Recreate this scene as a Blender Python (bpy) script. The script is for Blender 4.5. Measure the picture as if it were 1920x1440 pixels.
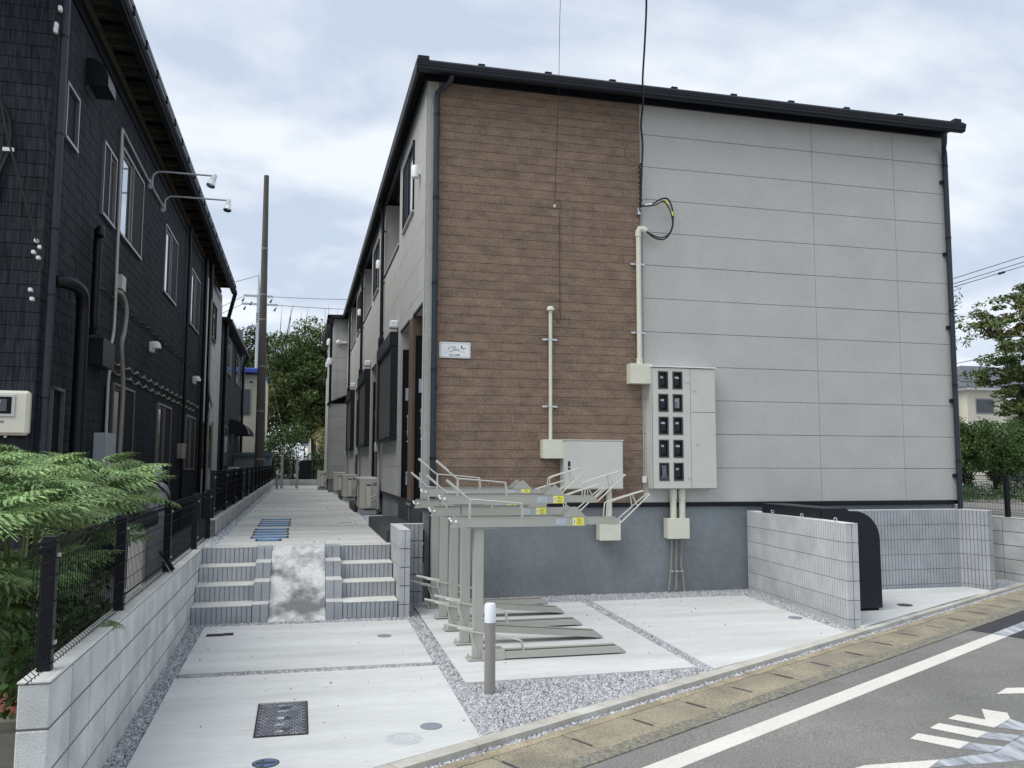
import bpy, math, random
import numpy as np
from mathutils import Vector, Matrix
random.seed(7); RNG = np.random.default_rng(7)
R = math.radians
for o in list(bpy.data.objects): bpy.data.objects.remove(o)
SC = bpy.context.scene
COL = SC.collection

# ------------------------------------------------------------------ camera
CAM = (-1.47132571, -10.5267646, 0.508097299)
YAW, PIT, ROL = 0.242852051, 0.0931695447, 0.00340857964
def cam_axes():
    cy, sy, cp, sp = math.cos(YAW), math.sin(YAW), math.cos(PIT), math.sin(PIT)
    f = Vector((sy*cp, cy*cp, sp)); r = Vector((cy, -sy, 0)); u = r.cross(f)
    cr, sr = math.cos(ROL), math.sin(ROL)
    return cr*r+sr*u, -sr*r+cr*u, f
r_, u_, f_ = cam_axes()
cd = bpy.data.cameras.new('camera'); cam = bpy.data.objects.new('camera', cd); COL.objects.link(cam)
cam.matrix_world = Matrix(((r_.x, u_.x, -f_.x, CAM[0]), (r_.y, u_.y, -f_.y, CAM[1]), (r_.z, u_.z, -f_.z, CAM[2]), (0, 0, 0, 1)))
cd.sensor_fit = 'HORIZONTAL'; cd.sensor_width = 36; cd.lens = 36*1594.94442/1920
cd.clip_start = .05; cd.clip_end = 1500
SC.camera = cam
# ------------------------------------------------------------------ light, sky, exposure
SUN_EL, SUN_AZ = R(56), R(255)      # azimuth clockwise from +Y
W = bpy.data.worlds.new('World'); SC.world = W; W.use_nodes = True
nt = W.node_tree; nt.nodes.clear()
def N(t, **k):
    n = nt.nodes.new(t)
    for a, b in k.items(): setattr(n, a, b)
    return n
out = N('ShaderNodeOutputWorld'); bg = N('ShaderNodeBackground'); bg.inputs[1].default_value = .1
sky = N('ShaderNodeTexSky', sky_type='NISHITA'); sky.sun_disc = False
sky.sun_elevation = SUN_EL; sky.sun_rotation = SUN_AZ
tc = N('ShaderNodeTexCoord'); sep = N('ShaderNodeSeparateXYZ'); nt.links.new(tc.outputs['Generated'], sep.inputs[0])
mx = N('ShaderNodeMath', operation='ADD'); mx.inputs[1].default_value = .32; nt.links.new(sep.outputs[2], mx.inputs[0])
comb = N('ShaderNodeCombineXYZ')
for i in (0, 1):
    dv = N('ShaderNodeMath', operation='DIVIDE'); nt.links.new(sep.outputs[i], dv.inputs[0]); nt.links.new(mx.outputs[0], dv.inputs[1]); nt.links.new(dv.outputs[0], comb.inputs[i])
n1 = N('ShaderNodeTexNoise'); n1.inputs['Scale'].default_value = 2.6; n1.inputs['Detail'].default_value = 7; n1.inputs['Roughness'].default_value = .52; n1.inputs['Distortion'].default_value = .25
mp = N('ShaderNodeMapping'); mp.inputs['Location'].default_value = (1.7, .4, 0); mp.inputs['Scale'].default_value = (.85, 1.25, 1)
nt.links.new(comb.outputs[0], mp.inputs[0]); nt.links.new(mp.outputs[0], n1.inputs['Vector'])
cr = N('ShaderNodeValToRGB'); cr.color_ramp.elements[0].position = .40; cr.color_ramp.elements[1].position = .60
cr.color_ramp.elements[0].color = (3.2, 3.65, 4.4, 1); cr.color_ramp.elements[1].color = (4.95, 5.2, 5.45, 1)
nt.links.new(n1.outputs[0], cr.inputs[0])
mix = N('ShaderNodeMixRGB'); mix.inputs[0].default_value = .93
nt.links.new(sky.outputs[0], mix.inputs[1]); nt.links.new(cr.outputs[0], mix.inputs[2])
nt.links.new(mix.outputs[0], bg.inputs[0]); nt.links.new(bg.outputs[0], out.inputs[0])
sl = bpy.data.lights.new('sun', 'SUN'); sl.energy = 1.5; sl.angle = R(48); sl.color = (1, .965, .91)
sun = bpy.data.objects.new('sun', sl); COL.objects.link(sun)
sd = Vector((math.sin(SUN_AZ)*math.cos(SUN_EL), math.cos(SUN_AZ)*math.cos(SUN_EL), math.sin(SUN_EL)))
sun.rotation_euler = sd.to_track_quat('Z', 'Y').to_euler(); sun.location = (-8, -14, 20)
SC.render.engine = 'CYCLES'
SC.view_settings.view_transform = 'Standard'; SC.view_settings.look = 'None'
SC.view_settings.exposure = .95; SC.view_settings.gamma = 1; SC.view_settings.use_curve_mapping = False

# ------------------------------------------------------------------ materials
def mat(name, col, rough=.8, var=.0, vs=3., bump=0., bs=60., stretch=(1, 1, 1), metal=0., island=0., col2=None,
        c2t=(.45, .65), pits=0., pitscale=60., spec=.5, fine=0., fs=180., bd=None, alpha=None, detail=4, trans=0.):
    m = bpy.data.materials.new(name); m.use_nodes = True; t = m.node_tree; b = t.nodes['Principled BSDF']
    def n(ty, **k):
        x = t.nodes.new(ty)
        for a, v in k.items(): setattr(x, a, v)
        return x
    L = t.links.new
    geo = n('ShaderNodeNewGeometry'); mpn = n('ShaderNodeMapping'); mpn.inputs['Scale'].default_value = stretch
    L(geo.outputs['Position'], mpn.inputs[0])
    b.inputs['Roughness'].default_value = rough; b.inputs['Metallic'].default_value = metal
    b.inputs['Specular IOR Level'].default_value = spec
    base = n('ShaderNodeRGB'); base.outputs[0].default_value = (*col, 1); cur = base.outputs[0]
    if col2:
        nz = n('ShaderNodeTexNoise'); nz.inputs['Scale'].default_value = vs*.6; nz.inputs['Detail'].default_value = detail+2; nz.inputs['Roughness'].default_value = .6
        L(mpn.outputs[0], nz.inputs['Vector'])
        rr = n('ShaderNodeMapRange'); rr.inputs[1].default_value = c2t[0]; rr.inputs[2].default_value = c2t[1]; L(nz.outputs[0], rr.inputs[0])
        mm = n('ShaderNodeMixRGB'); mm.inputs[2].default_value = (*col2, 1); L(rr.outputs[0], mm.inputs[0]); L(cur, mm.inputs[1]); cur = mm.outputs[0]
    def mul(fac_socket, lo, hi, fmin=.3, fmax=.7):
        nonlocal cur
        rr = n('ShaderNodeMapRange'); rr.inputs[1].default_value = fmin; rr.inputs[2].default_value = fmax
        rr.inputs[3].default_value = lo; rr.inputs[4].default_value = hi; L(fac_socket, rr.inputs[0])
        mm = n('ShaderNodeMixRGB', blend_type='MULTIPLY'); mm.inputs[0].default_value = 1
        L(cur, mm.inputs[1]); L(rr.outputs[0], mm.inputs[2]); cur = mm.outputs[0]
    if var:
        nz = n('ShaderNodeTexNoise'); nz.inputs['Scale'].default_value = vs; nz.inputs['Detail'].default_value = detail; L(mpn.outputs[0], nz.inputs['Vector'])
        mul(nz.outputs[0], 1-var, 1+var)
    if fine:
        nz = n('ShaderNodeTexNoise'); nz.inputs['Scale'].default_value = fs; nz.inputs['Detail'].default_value = 2; L(mpn.outputs[0], nz.inputs['Vector'])
        mul(nz.outputs[0], 1-fine, 1+fine)
    if island: mul(geo.outputs['Random Per Island'], 1-island, 1+island, 0, 1)
    if island:
        oi = n('ShaderNodeObjectInfo'); mul(oi.outputs['Random'], 1-island*.6, 1+island*.6, 0, 1)
    if pits:
        vo = n('ShaderNodeTexVoronoi'); vo.inputs['Scale'].default_value = pitscale; L(mpn.outputs[0], vo.inputs['Vector'])
        mul(vo.outputs['Distance'], 1-pits, 1, .06, .22)
    L(cur, b.inputs['Base Color'])
    if bump:
        nz = n('ShaderNodeTexNoise'); nz.inputs['Scale'].default_value = bs; nz.inputs['Detail'].default_value = 5; L(mpn.outputs[0], nz.inputs['Vector'])
        bn = n('ShaderNodeBump'); bn.inputs['Strength'].default_value = bump; bn.inputs['Distance'].default_value = bd or .01
        L(nz.outputs[0], bn.inputs['Height']); L(bn.outputs[0], b.inputs['Normal'])
    if trans: b.inputs['Transmission Weight'].default_value = trans
    return m
M = dict(
 slab=mat('fresh_concrete', (.575, .592, .59), .85, var=.09, vs=1.6, fine=.06, fs=22, stretch=(.35, 2.2, 1), bump=.12, bs=30, col2=(.49, .505, .50), c2t=(.42, .72)),
 path=mat('path_concrete', (.70, .705, .67), .88, var=.16, vs=1.3, fine=.08, fs=14, stretch=(.4, 1.6, 1), bump=.12, bs=30, col2=(.58, .585, .55), c2t=(.42, .66)),
 tread=mat('tread_concrete', (.64, .64, .60), .85, var=.08, vs=5, bump=.15, bs=60),
 grey_block=mat('concrete_block_face', (.54, .555, .555), .9, var=.2, vs=3.2, fine=.14, fs=150, island=.13, bump=.35, bs=140, pits=.25, pitscale=45),
 block_top=mat('block_coping_mortar', (.58, .59, .575), .9, var=.1, vs=6, bump=.3, bs=40),
 mortar=mat('mortar', (.17, .17, .165), .95, var=.1, vs=20, bump=.3, bs=90),
 rib=mat('ribbed_block_face', (.36, .38, .405), .9, var=.1, vs=4, fine=.16, fs=110, island=.08, bump=.3, bs=160),
 rib_pale=mat('ribbed_block_pale', (.45, .47, .485), .9, var=.13, vs=3, fine=.16, fs=110, island=.09, bump=.3, bs=160),
 dark_joint=mat('dark_joint', (.07, .075, .085), .95),
 gravel=mat('crushed_stone', (.50, .512, .54), .85, island=.48, fine=.12, fs=120),
 gravel_base=mat('gravel_dust', (.34, .345, .36), .95, var=.2, vs=30, bump=.6, bs=120),
 planks=mat('brown_plank_face', (.238, .170, .126), .85, spec=.25, var=.18, vs=5, stretch=(1, 1, 2.2), fine=.30, fs=36, island=.10, bump=.75, bs=55, bd=.012, col2=(.182, .134, .104), c2t=(.45, .68)),
 plank_joint=mat('plank_joint', (.035, .024, .02), .95),
 siding=mat('grey_siding_face', (.468, .470, .452), .85, var=.05, vs=2, fine=.07, fs=90, bump=.42, bs=70, bd=.008, pits=.3, pitscale=22),
 siding_joint=mat('siding_joint', (.19, .195, .195), .9),
 corner_grey=mat('corner_trim_face', (.40, .405, .38), .9, fine=.25, fs=120, var=.06, vs=4, bump=.4, bs=120, pits=.35, pitscale=50),
 pale_trim=mat('pale_trim_metal', (.52, .52, .49), .5),
 found=mat('foundation_render', (.225, .25, .268), .78, var=.13, vs=1.4, fine=.07, fs=18, bump=.22, bs=14, col2=(.185, .208, .225), c2t=(.4, .68)),
 black=mat('black_metal', (.0055, .007, .011), .45, spec=.28, var=.08, vs=8),
 black_matt=mat('black_matt', (.004, .005, .008), .7, spec=.2),
 gutter=mat('dark_gutter', (.0085, .011, .017), .4, spec=.3, var=.1, vs=5),
 pipe_dark=mat('dark_downpipe', (.024, .032, .044), .42, spec=.35, var=.1, vs=6),
 cream=mat('cream_plastic', (.66, .66, .55), .45, var=.04, vs=6),
 cab=mat('cabinet_paint', (.55, .56, .52), .45, var=.03, vs=4),
 zinc=mat('zinc_steel', (.62, .65, .68), .3, metal=.8, var=.1, vs=20),
 white=mat('white_plastic', (.78, .79, .80), .4, var=.03, vs=8),
 opal=mat('opal_lamp_cover', (.80, .84, .88), .35),
 rack=mat('rack_paint', (.41, .415, .375), .42, var=.04, vs=6, metal=.15),
 rack_pale=mat('rack_rod', (.55, .55, .50), .35, metal=.3),
 mframe=mat('meter_window_frame', (.045, .042, .038), .5), bronze=mat('bronze_post', (.31, .30, .28), .45, metal=.4, fine=.12, fs=200),
 yellow=mat('yellow_sticker', (.85, .80, .05), .5),
 bluelab=mat('pale_blue_sticker', (.42, .50, .60), .5),
 glass=mat('window_glass', (.03, .035, .04), .06, spec=.9),
 glassb=mat('bright_window_glass', (.42, .50, .58), .05, metal=.75),
 brownframe=mat('brown_sash', (.055, .034, .028), .5),
 silver=mat('anodised_frame', (.22, .235, .26), .35, metal=.6),
 shutter=mat('shutter_slats', (.11, .115, .105), .45),
 wood=mat('brown_partition', (.125, .085, .06), .75, var=.15, vs=6, stretch=(1, 1, .3), bump=.3, bs=40),
 tile=mat('black_tile_face', (.026, .032, .039), .78, var=.2, vs=5, fine=.5, fs=52, stretch=(1, 1, .07), bump=1., bs=42, island=.10, bd=.03, spec=.15),
 tile_joint=mat('tile_joint', (.012, .015, .019), .9, spec=.15),
 greyhouse=mat('pale_grey_siding', (.42, .44, .44), .8, var=.1, vs=2),
 soffit=mat('rough_soffit', (.022, .021, .020), .9, var=.5, vs=9, bump=.8, bs=20, col2=(.10, .082, .045), c2t=(.58, .74)),
 rafter=mat('brown_rafter', (.075, .062, .04), .85, var=.35, vs=8),
 asphalt=mat('old_asphalt', (.175, .176, .167), .92, var=.16, vs=1.1, fine=.42, fs=95, bump=.75, bs=120, bd=.006, col2=(.215, .215, .20), c2t=(.45, .7)),
 asphalt_new=mat('new_asphalt', (.036, .037, .043), .9, var=.1, vs=2, fine=.35, fs=120, bump=.6, bs=160),
 paint=mat('road_paint', (.63, .62, .575), .75, var=.06, vs=2.5, fine=.1, fs=60, col2=(.60, .58, .50), c2t=(.52, .75)),
 paint_thin=mat('smeared_road_paint', (.40, .43, .47), .8, var=.3, vs=16, stretch=(1, .25, 1), col2=(.20, .22, .25), c2t=(.42, .62)),
 gutterstone=mat('weathered_gutter_concrete', (.285, .25, .185), .95, var=.2, vs=3.2, fine=.32, fs=75, island=.05, bump=.8, bs=90, bd=.008, col2=(.21, .195, .155), c2t=(.42, .68)),
 sand=mat('sandy_mortar', (.33, .285, .20), .95, var=.25, vs=5, fine=.3, fs=80, bump=.9, bs=50, bd=.015, col2=(.24, .21, .16), c2t=(.5, .68)),
 crumb=mat('crumbled_edge', (.235, .22, .165), .95, var=.35, vs=30, fine=.4, fs=80, bump=1., bs=60, bd=.012, col2=(.17, .168, .15), c2t=(.38, .64)),
 kerb=mat('kerb_concrete', (.43, .42, .37), .9, var=.14, vs=4, fine=.12, fs=100, island=.05, bump=.3, bs=120, col2=(.52, .52, .49), c2t=(.45, .65)),
 street=mat('pale_street_ground', (.27, .265, .25), .95, var=.2, vs=.5, bump=.3, bs=20),
 soil=mat('dark_soil', (.09, .08, .065), .95, var=.3, vs=3, bump=.6, bs=20),
 yard=mat('yard_concrete', (.17, .165, .15), .95, var=.3, vs=2, bump=.4, bs=30),
 red=mat('red_paving_face', (.24, .075, .055), .9, var=.15, vs=4, bump=.3, bs=60),
 oldwood=mat('weathered_board', (.13, .125, .10), .95, var=.35, vs=6, stretch=(.4, 3, 1), bump=.6, bs=30),
 iron=mat('cast_iron', (.085, .09, .105), .5, metal=.5, var=.3, vs=20, fine=.2, fs=120),
 iron_pale=mat('iron_raised', (.20, .21, .235), .45, metal=.5, var=.3, vs=16, island=.2, col2=(.5, .5, .48), c2t=(.62, .72)),
 discgrey=mat('grey_cover', (.225, .24, .285), .6, fine=.1, fs=60),
 palecover=mat('pale_cover', (.50, .54, .55), .5, var=.06, vs=9),
 bluecover=mat('blue_cover', (.05, .10, .22), .3),
 blue=mat('blue_strip', (.075, .20, .43), .6, var=.15, vs=10, col2=(.12, .27, .48), c2t=(.4, .6)),
 acbody=mat('beige_ac_shell', (.62, .59, .52), .5, var=.04, vs=5),
 acpale=mat('ac_valve_cover', (.74, .71, .64), .5), acshadow=mat('ac_grip_painted_shade', (.05, .048, .042), .7), acdark=mat('ac_recess', (.2, .19, .165), .6),
 tank=mat('grey_gas_cylinder', (.20, .21, .23), .42, var=.1, vs=8, metal=.2),
 leaf=mat('pinnate_leaf', (.155, .25, .095), .55, island=.30, var=.45, vs=2.6, spec=.3, col2=(.21, .305, .115), c2t=(.5, .7)),
 leaf_stem=mat('leaf_stem', (.13, .15, .055), .7),
 crown=mat('tree_leaf', (.062, .095, .028), .7, island=.45, var=.3, vs=.6, spec=.3, col2=(.115, .13, .038), c2t=(.48, .66)),
 crown2=mat('autumn_tree_leaf', (.10, .14, .045), .7, island=.4, var=.3, vs=.7, spec=.3, col2=(.16, .13, .055), c2t=(.55, .68)),
 shrub=mat('shrub_leaf', (.060, .115, .030), .6, island=.45, var=.3, vs=1.2, spec=.35, col2=(.10, .15, .035), c2t=(.48, .66)),
 hedge=mat('hedge_leaf', (.045, .085, .025), .7, island=.4, var=.3, vs=1),
 orange=mat('orange_foliage', (.20, .16, .05), .7, island=.4, var=.3, vs=1, col2=(.1, .14, .04), c2t=(.5, .6)),
 bark=mat('bark', (.05, .042, .034), .95, var=.3, vs=4, stretch=(1, 1, .3), bump=.6, bs=20),
 mast=mat('brown_mast', (.070, .066, .054), .6, var=.2, vs=2, stretch=(1, 1, .4)),
 mast_ring=mat('mast_ring', (.22, .21, .18), .6),
 upole=mat('pale_steel_pole', (.42, .45, .48), .5),
 bluer=mat('blue_roof_edge', (.06, .12, .52), .45),
 creamwall=mat('cream_cladding', (.60, .57, .48), .85, var=.06, vs=3),
 houseW=mat('ivory_render', (.62, .60, .50), .85, var=.03, vs=1),
 rooftile=mat('grey_roof_tile', (.085, .092, .11), .7, var=.15, vs=3, bump=.4, bs=12),
 shed2=mat('pale_sheet', (.22, .27, .31), .6, var=.06, vs=5),
 shed=mat('blue_grey_sheet', (.12, .15, .175), .6, var=.06, vs=5),
 garb=mat('bin_black_sheet', (.009, .012, .018), .42, spec=.35, fine=.05, fs=60),
 porch=mat('dark_porch_tile', (.040, .044, .050), .85, var=.1, vs=5, fine=.2, fs=100),
 cable=mat('black_cable', (.012, .012, .014), .6),
 greycable=mat('grey_conduit', (.30, .285, .245), .6, var=.1, vs=5),
 txt=mat('dark_lettering', (.03, .035, .05), .6), txtg=mat('grey_lettering', (.16, .18, .20), .6), txtb=mat('navy_leaf_emblem', (.03, .05, .20), .5),
 red_sign=mat('red_board', (.5, .04, .03), .6), blue_sign=mat('blue_board', (.04, .06, .35), .6), green=mat('green_lamp', (.02, .25, .16), .5),
 carw=mat('white_car_paint', (.72, .74, .75), .25),
)
# stained mortar ramp: damp patches on white mortar
M['ramp'] = mat('stained_mortar', (.60, .605, .60), .85, var=.06, vs=9, fine=.12, fs=40, bump=.25, bs=40, col2=(.17, .18, .185), c2t=(.42, .57), detail=7)
for n_ in M['ramp'].node_tree.nodes:
    if n_.type == 'TEX_NOISE' and abs(n_.inputs['Scale'].default_value-5.4) < .01: n_.inputs['Scale'].default_value = 2.6

# ------------------------------------------------------------------ geometry helpers
WLOC = {}
def wloc(o): return WLOC.get(o.name, Vector((0, 0, 0)))
class MB:
    def __init__(s): s.v = []; s.f = []
    def add(s, vs, fs):
        k = len(s.v); s.v += [tuple(p) for p in vs]; s.f += [tuple(i+k for i in f) for f in fs]; return s
    def box(s, x0, x1, y0, y1, z0, z1, c=0):
        if x0 > x1: x0, x1 = x1, x0
        if y0 > y1: y0, y1 = y1, y0
        if z0 > z1: z0, z1 = z1, z0
        if c <= 0:
            vs = [(x, y, z) for x in (x0, x1) for y in (y0, y1) for z in (z0, z1)]
            return s.add(vs, [(0, 1, 3, 2), (4, 6, 7, 5), (0, 4, 5, 1), (2, 3, 7, 6), (0, 2, 6, 4), (1, 5, 7, 3)])
        c = min(c, (x1-x0)*.45, (y1-y0)*.45, (z1-z0)*.45)
        X, Y, Z = (x0, x1), (y0, y1), (z0, z1); vs = []; idx = {}
        for i in (0, 1):
            for j in (0, 1):
                for k in (0, 1):
                    sx, sy, sz = (c if i == 0 else -c), (c if j == 0 else -c), (c if k == 0 else -c)
                    for a, p in (('x', (X[i], Y[j]+sy, Z[k]+sz)), ('y', (X[i]+sx, Y[j], Z[k]+sz)), ('z', (X[i]+sx, Y[j]+sy, Z[k]))):
                        idx[(a, i, j, k)] = len(vs); vs.append(p)
        g = lambda *a: idx[a]; fs = []
        for i in (0, 1): fs.append((g('x', i, 0, 0), g('x', i, 1, 0), g('x', i, 1, 1), g('x', i, 0, 1)))
        for j in (0, 1): fs.append((g('y', 0, j, 0), g('y', 1, j, 0), g('y', 1, j, 1), g('y', 0, j, 1)))
        for k in (0, 1): fs.append((g('z', 0, 0, k), g('z', 1, 0, k), g('z', 1, 1, k), g('z', 0, 1, k)))
        for i in (0, 1):
            for j in (0, 1): fs.append((g('x', i, j, 0), g('x', i, j, 1), g('y', i, j, 1), g('y', i, j, 0)))
            for k in (0, 1): fs.append((g('x', i, 0, k), g('x', i, 1, k), g('z', i, 1, k), g('z', i, 0, k)))
        for j in (0, 1):
            for k in (0, 1): fs.append((g('y', 0, j, k), g('y', 1, j, k), g('z', 1, j, k), g('z', 0, j, k)))
        for i in (0, 1):
            for j in (0, 1):
                for k in (0, 1): fs.append((g('x', i, j, k), g('y', i, j, k), g('z', i, j, k)))
        return s.add(vs, fs)
    def tube(s, pts, r, n=8, cap=True):
        pts = [Vector(p) for p in pts]; rs = r if isinstance(r, (list, tuple)) else [r]*len(pts)
        rings = []; prev = None
        for i, p in enumerate(pts):
            d = (pts[min(i+1, len(pts)-1)]-pts[max(i-1, 0)])
            d = d.normalized() if d.length > 1e-9 else Vector((0, 0, 1))
            if prev is None:
                a = Vector((0, 0, 1)) if abs(d.z) < .9 else Vector((1, 0, 0))
                u = d.cross(a).normalized()
            else: u = (prev - d*prev.dot(d)).normalized()
            prev = u; w = d.cross(u)
            rings.append([p+rs[i]*(math.cos(2*math.pi*k/n)*u+math.sin(2*math.pi*k/n)*w) for k in range(n)])
        vs = [q for rg in rings for q in rg]; fs = []
        for i in range(len(pts)-1):
            for k in range(n): fs.append((i*n+k, i*n+(k+1) % n, (i+1)*n+(k+1) % n, (i+1)*n+k))
        if cap: fs.append(tuple(range(n-1, -1, -1))); fs.append(tuple((len(pts)-1)*n+k for k in range(n)))
        return s.add(vs, fs)
    def lathe(s, prof, cx, cy, n=24):
        vs = []; fs = []
        for r, z in prof: vs += [(cx+r*math.cos(2*math.pi*k/n), cy+r*math.sin(2*math.pi*k/n), z) for k in range(n)]
        for i in range(len(prof)-1):
            for k in range(n): fs.append((i*n+k, i*n+(k+1) % n, (i+1)*n+(k+1) % n, (i+1)*n+k))
        fs.append(tuple(range(n-1, -1, -1))); fs.append(tuple((len(prof)-1)*n+k for k in range(n)))
        return s.add(vs, fs)
    def prism(s, poly, axis, a, b):
        """poly: 2D list; axis 'x': poly=(y,z); 'y': poly=(x,z); 'z': poly=(x,y)"""
        def P(p, t): return {'x': (t, p[0], p[1]), 'y': (p[0], t, p[1]), 'z': (p[0], p[1], t)}[axis]
        n = len(poly); vs = [P(p, a) for p in poly]+[P(p, b) for p in poly]
        fs = [tuple(range(n)), tuple(range(2*n-1, n-1, -1))]+[(i, (i+1) % n, n+(i+1) % n, n+i) for i in range(n)]
        return s.add(vs, fs)
    def quad(s, *p): return s.add(p, [tuple(range(len(p)))])
    def ball(s, c, r, n=8, m=6, sz=1):
        prof = [(max(1e-4, r*math.sin(math.pi*i/m)), c[2]-sz*r*math.cos(math.pi*i/m)) for i in range(m+1)]
        return s.lathe(prof, c[0], c[1], n)
    def mesh(s, name, material, off=Vector((0, 0, 0)), smooth=False):
        me = bpy.data.meshes.new(name)
        me.from_pydata([(x-off[0], y-off[1], z-off[2]) for x, y, z in s.v], [], s.f)
        me.materials.append(material)
        import bmesh
        bm = bmesh.new(); bm.from_mesh(me); bmesh.ops.recalc_face_normals(bm, faces=bm.faces); bm.to_mesh(me); bm.free()
        if smooth: me.polygons.foreach_set('use_smooth', [True]*len(me.polygons)); 
        me.update()
        return me
    def build(s, name, material, parent=None, smooth=False, kind=None, label=None):
        me = s.mesh(name, material, wloc(parent) if parent else Vector((0, 0, 0)), smooth)
        o = bpy.data.objects.new(name, me); COL.objects.link(o)
        if parent: o.parent = parent; WLOC[o.name] = wloc(parent)
        if smooth:
            try: me.set_sharp_from_angle(angle=R(40))
            except Exception: pass
        if kind: o['kind'] = kind
        if label: o['label'] = label
        return o
def thing(name, label, cat, loc=(0, 0, 0), group=None):
    o = bpy.data.objects.new(name, None); COL.objects.link(o); o.location = loc; o.empty_display_size = .2
    o['label'] = label; o['category'] = cat
    if group: o['group'] = group
    WLOC[o.name] = Vector(loc); return o
def tag(o, label, cat, group=None):
    o['label'] = label; o['category'] = cat
    if group: o['group'] = group
    return o
def inst(name, me, parent, loc, rot=None, scale=None):
    """an object sharing mesh data; loc in world"""
    o = bpy.data.objects.new(name, me); COL.objects.link(o)
    o.location = Vector(loc)-(wloc(parent) if parent else Vector((0, 0, 0)))
    if rot: o.rotation_euler = rot
    if scale: o.scale = scale
    if parent: o.parent = parent
    return o
def copy_tree(o, parent=None):
    c = o.copy(); COL.objects.link(c); c.parent = parent
    for ch in list(o.children): copy_tree(ch, c)
    return c
def structure(mb, name, m, smooth=False): return mb.build(name, m, None, smooth, kind='structure')
def npmesh(name, V, F, material, parent=None, kind=None, per=4):
    me = bpy.data.meshes.new(name); n = len(F)
    me.vertices.add(len(V)); me.vertices.foreach_set('co', np.ascontiguousarray(V, dtype=np.float32).ravel())
    me.loops.add(n*per); me.loops.foreach_set('vertex_index', np.ascontiguousarray(F, dtype=np.int32).ravel())
    me.polygons.add(n); me.polygons.foreach_set('loop_start', np.arange(0, n*per, per, dtype=np.int32))
    me.polygons.foreach_set('loop_total', np.full(n, per, dtype=np.int32))
    me.update(calc_edges=True); me.validate(); me.materials.append(material)
    o = bpy.data.objects.new(name, me); COL.objects.link(o)
    if parent: o.parent = parent; o.location = -wloc(parent)
    if kind: o['kind'] = kind
    return o
def g(y): return -1.15+.02*max(-13., min(0., y+1))        # finished forecourt level
def fit(pts, k=6):                                          # smooth polyline (Catmull-Rom)
    P = [Vector(p) for p in pts]; P = [P[0]]+P+[P[-1]]; o = []
    for i in range(1, len(P)-2):
        for j in range(k):
            t = j/k; a, b, c, d = P[i-1], P[i], P[i+1], P[i+2]
            o.append(.5*((2*b)+(c-a)*t+(2*a-5*b+4*c-d)*t*t+(3*b-a-3*c+d)*t**3))
    o.append(P[-2]); return o

# ------------------------------------------------------------------ ground, road frame (s along the kerb, n towards the road)
T = (.8826, .4702); NN = (.4702, -.8826); P0 = (-.34, -5.17)
def sn(s, n, dz=0.): 
    x = P0[0]+s*T[0]+n*NN[0]; y = P0[1]+s*T[1]+n*NN[1]; return (x, y, g(y)+dz)
def sn_strip(mb, s0, s1, n0, n1, dz, step=1., thick=.05):
    k = max(1, int(abs(s1-s0)/step))
    for i in range(k):
        a, b = s0+(s1-s0)*i/k, s0+(s1-s0)*(i+1)/k
        t = [sn(a, n0, dz), sn(b, n0, dz), sn(b, n1, dz), sn(a, n1, dz)]
        lo = [(x, y, z-thick) for x, y, z in t]
        mb.add(t+lo, [(0, 1, 2, 3), (7, 6, 5, 4), (0, 3, 7, 4), (1, 5, 6, 2), (0, 4, 5, 1), (3, 2, 6, 7)])
structure(MB().box(-500, 500, -500, 500, -1.95, -1.62), 'ground', M['street'])
structure(MB().box(-60, 60, 26.95, 240, -1.6, -.47), 'street_ground', M['yard'])
structure(MB().box(8.8, 60, .3, 26.9, -1.6, -.5), 'garden_ground', M['yard'])
structure(MB().box(-30, -2.68, -9, 26.9, -1.6, -1.20), 'yard_ground', M['yard'])
structure(MB().box(-2.66, 8.64, -1.2, 26.9, -1.6, -1.21), 'site_ground', M['soil'])
mb = MB()
for i in range(16):
    y0, y1 = -17+i, -16+i
    if y1 > -1: y1 = -1
    if y0 >= -1: break
    mb.add([(-2.66, y0, g(y0)-.06), (9, y0, g(y0)-.06), (9, y1, g(y1)-.06), (-2.66, y1, g(y1)-.06)], [(0, 1, 2, 3)])
# clip the gravel base at the kerb: polygon along the kerb line instead
def kerb_x(y): return P0[0]+(y-P0[1])/T[1]*T[0]
mb = MB()
ys = [-6.3, -5.6, -5., -4.4, -3.8, -3.2, -2.6, -2., -1.4, -1., -.3]
for a, b in zip(ys[:-1], ys[1:]):
    mb.quad((-2.66, a, g(a)-.045), (min(8.6, kerb_x(a)-.1), a, g(a)-.045), (min(8.6, kerb_x(b)-.1), b, g(b)-.045), (-2.66, b, g(b)-.045))
mb.quad((-2.66, -.3, g(0)-.045), (8.6, -.3, g(0)-.045), (8.6, .1, g(0)-.045), (-2.66, .1, g(0)-.045))
structure(mb, 'gravel_base', M['gravel_base'])
mb = MB(); sn_strip(mb, -30, 60, .575, 14, -.045, 1.5); structure(mb, 'road', M['asphalt'])
mb = MB(); sn_strip(mb, -8, 14, .475, .60, -.036, .5); structure(mb, 'road_edge_crumbs', M['crumb'])
mb = MB(); sn_strip(mb, -8, 14, .035, .122, -.038, .4); structure(mb, 'sandy_mortar_strip', M['sand'])
mb = MB(); sn_strip(mb, -8, 14, -.12, .6, -.075, .6); structure(mb, 'gutter_bedding', M['dark_joint'])
mb = MB(); sn_strip(mb, -30, 60, .828, .975, -.041, 1.5, .02); structure(mb, 'white_edge_line', M['paint'])
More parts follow.
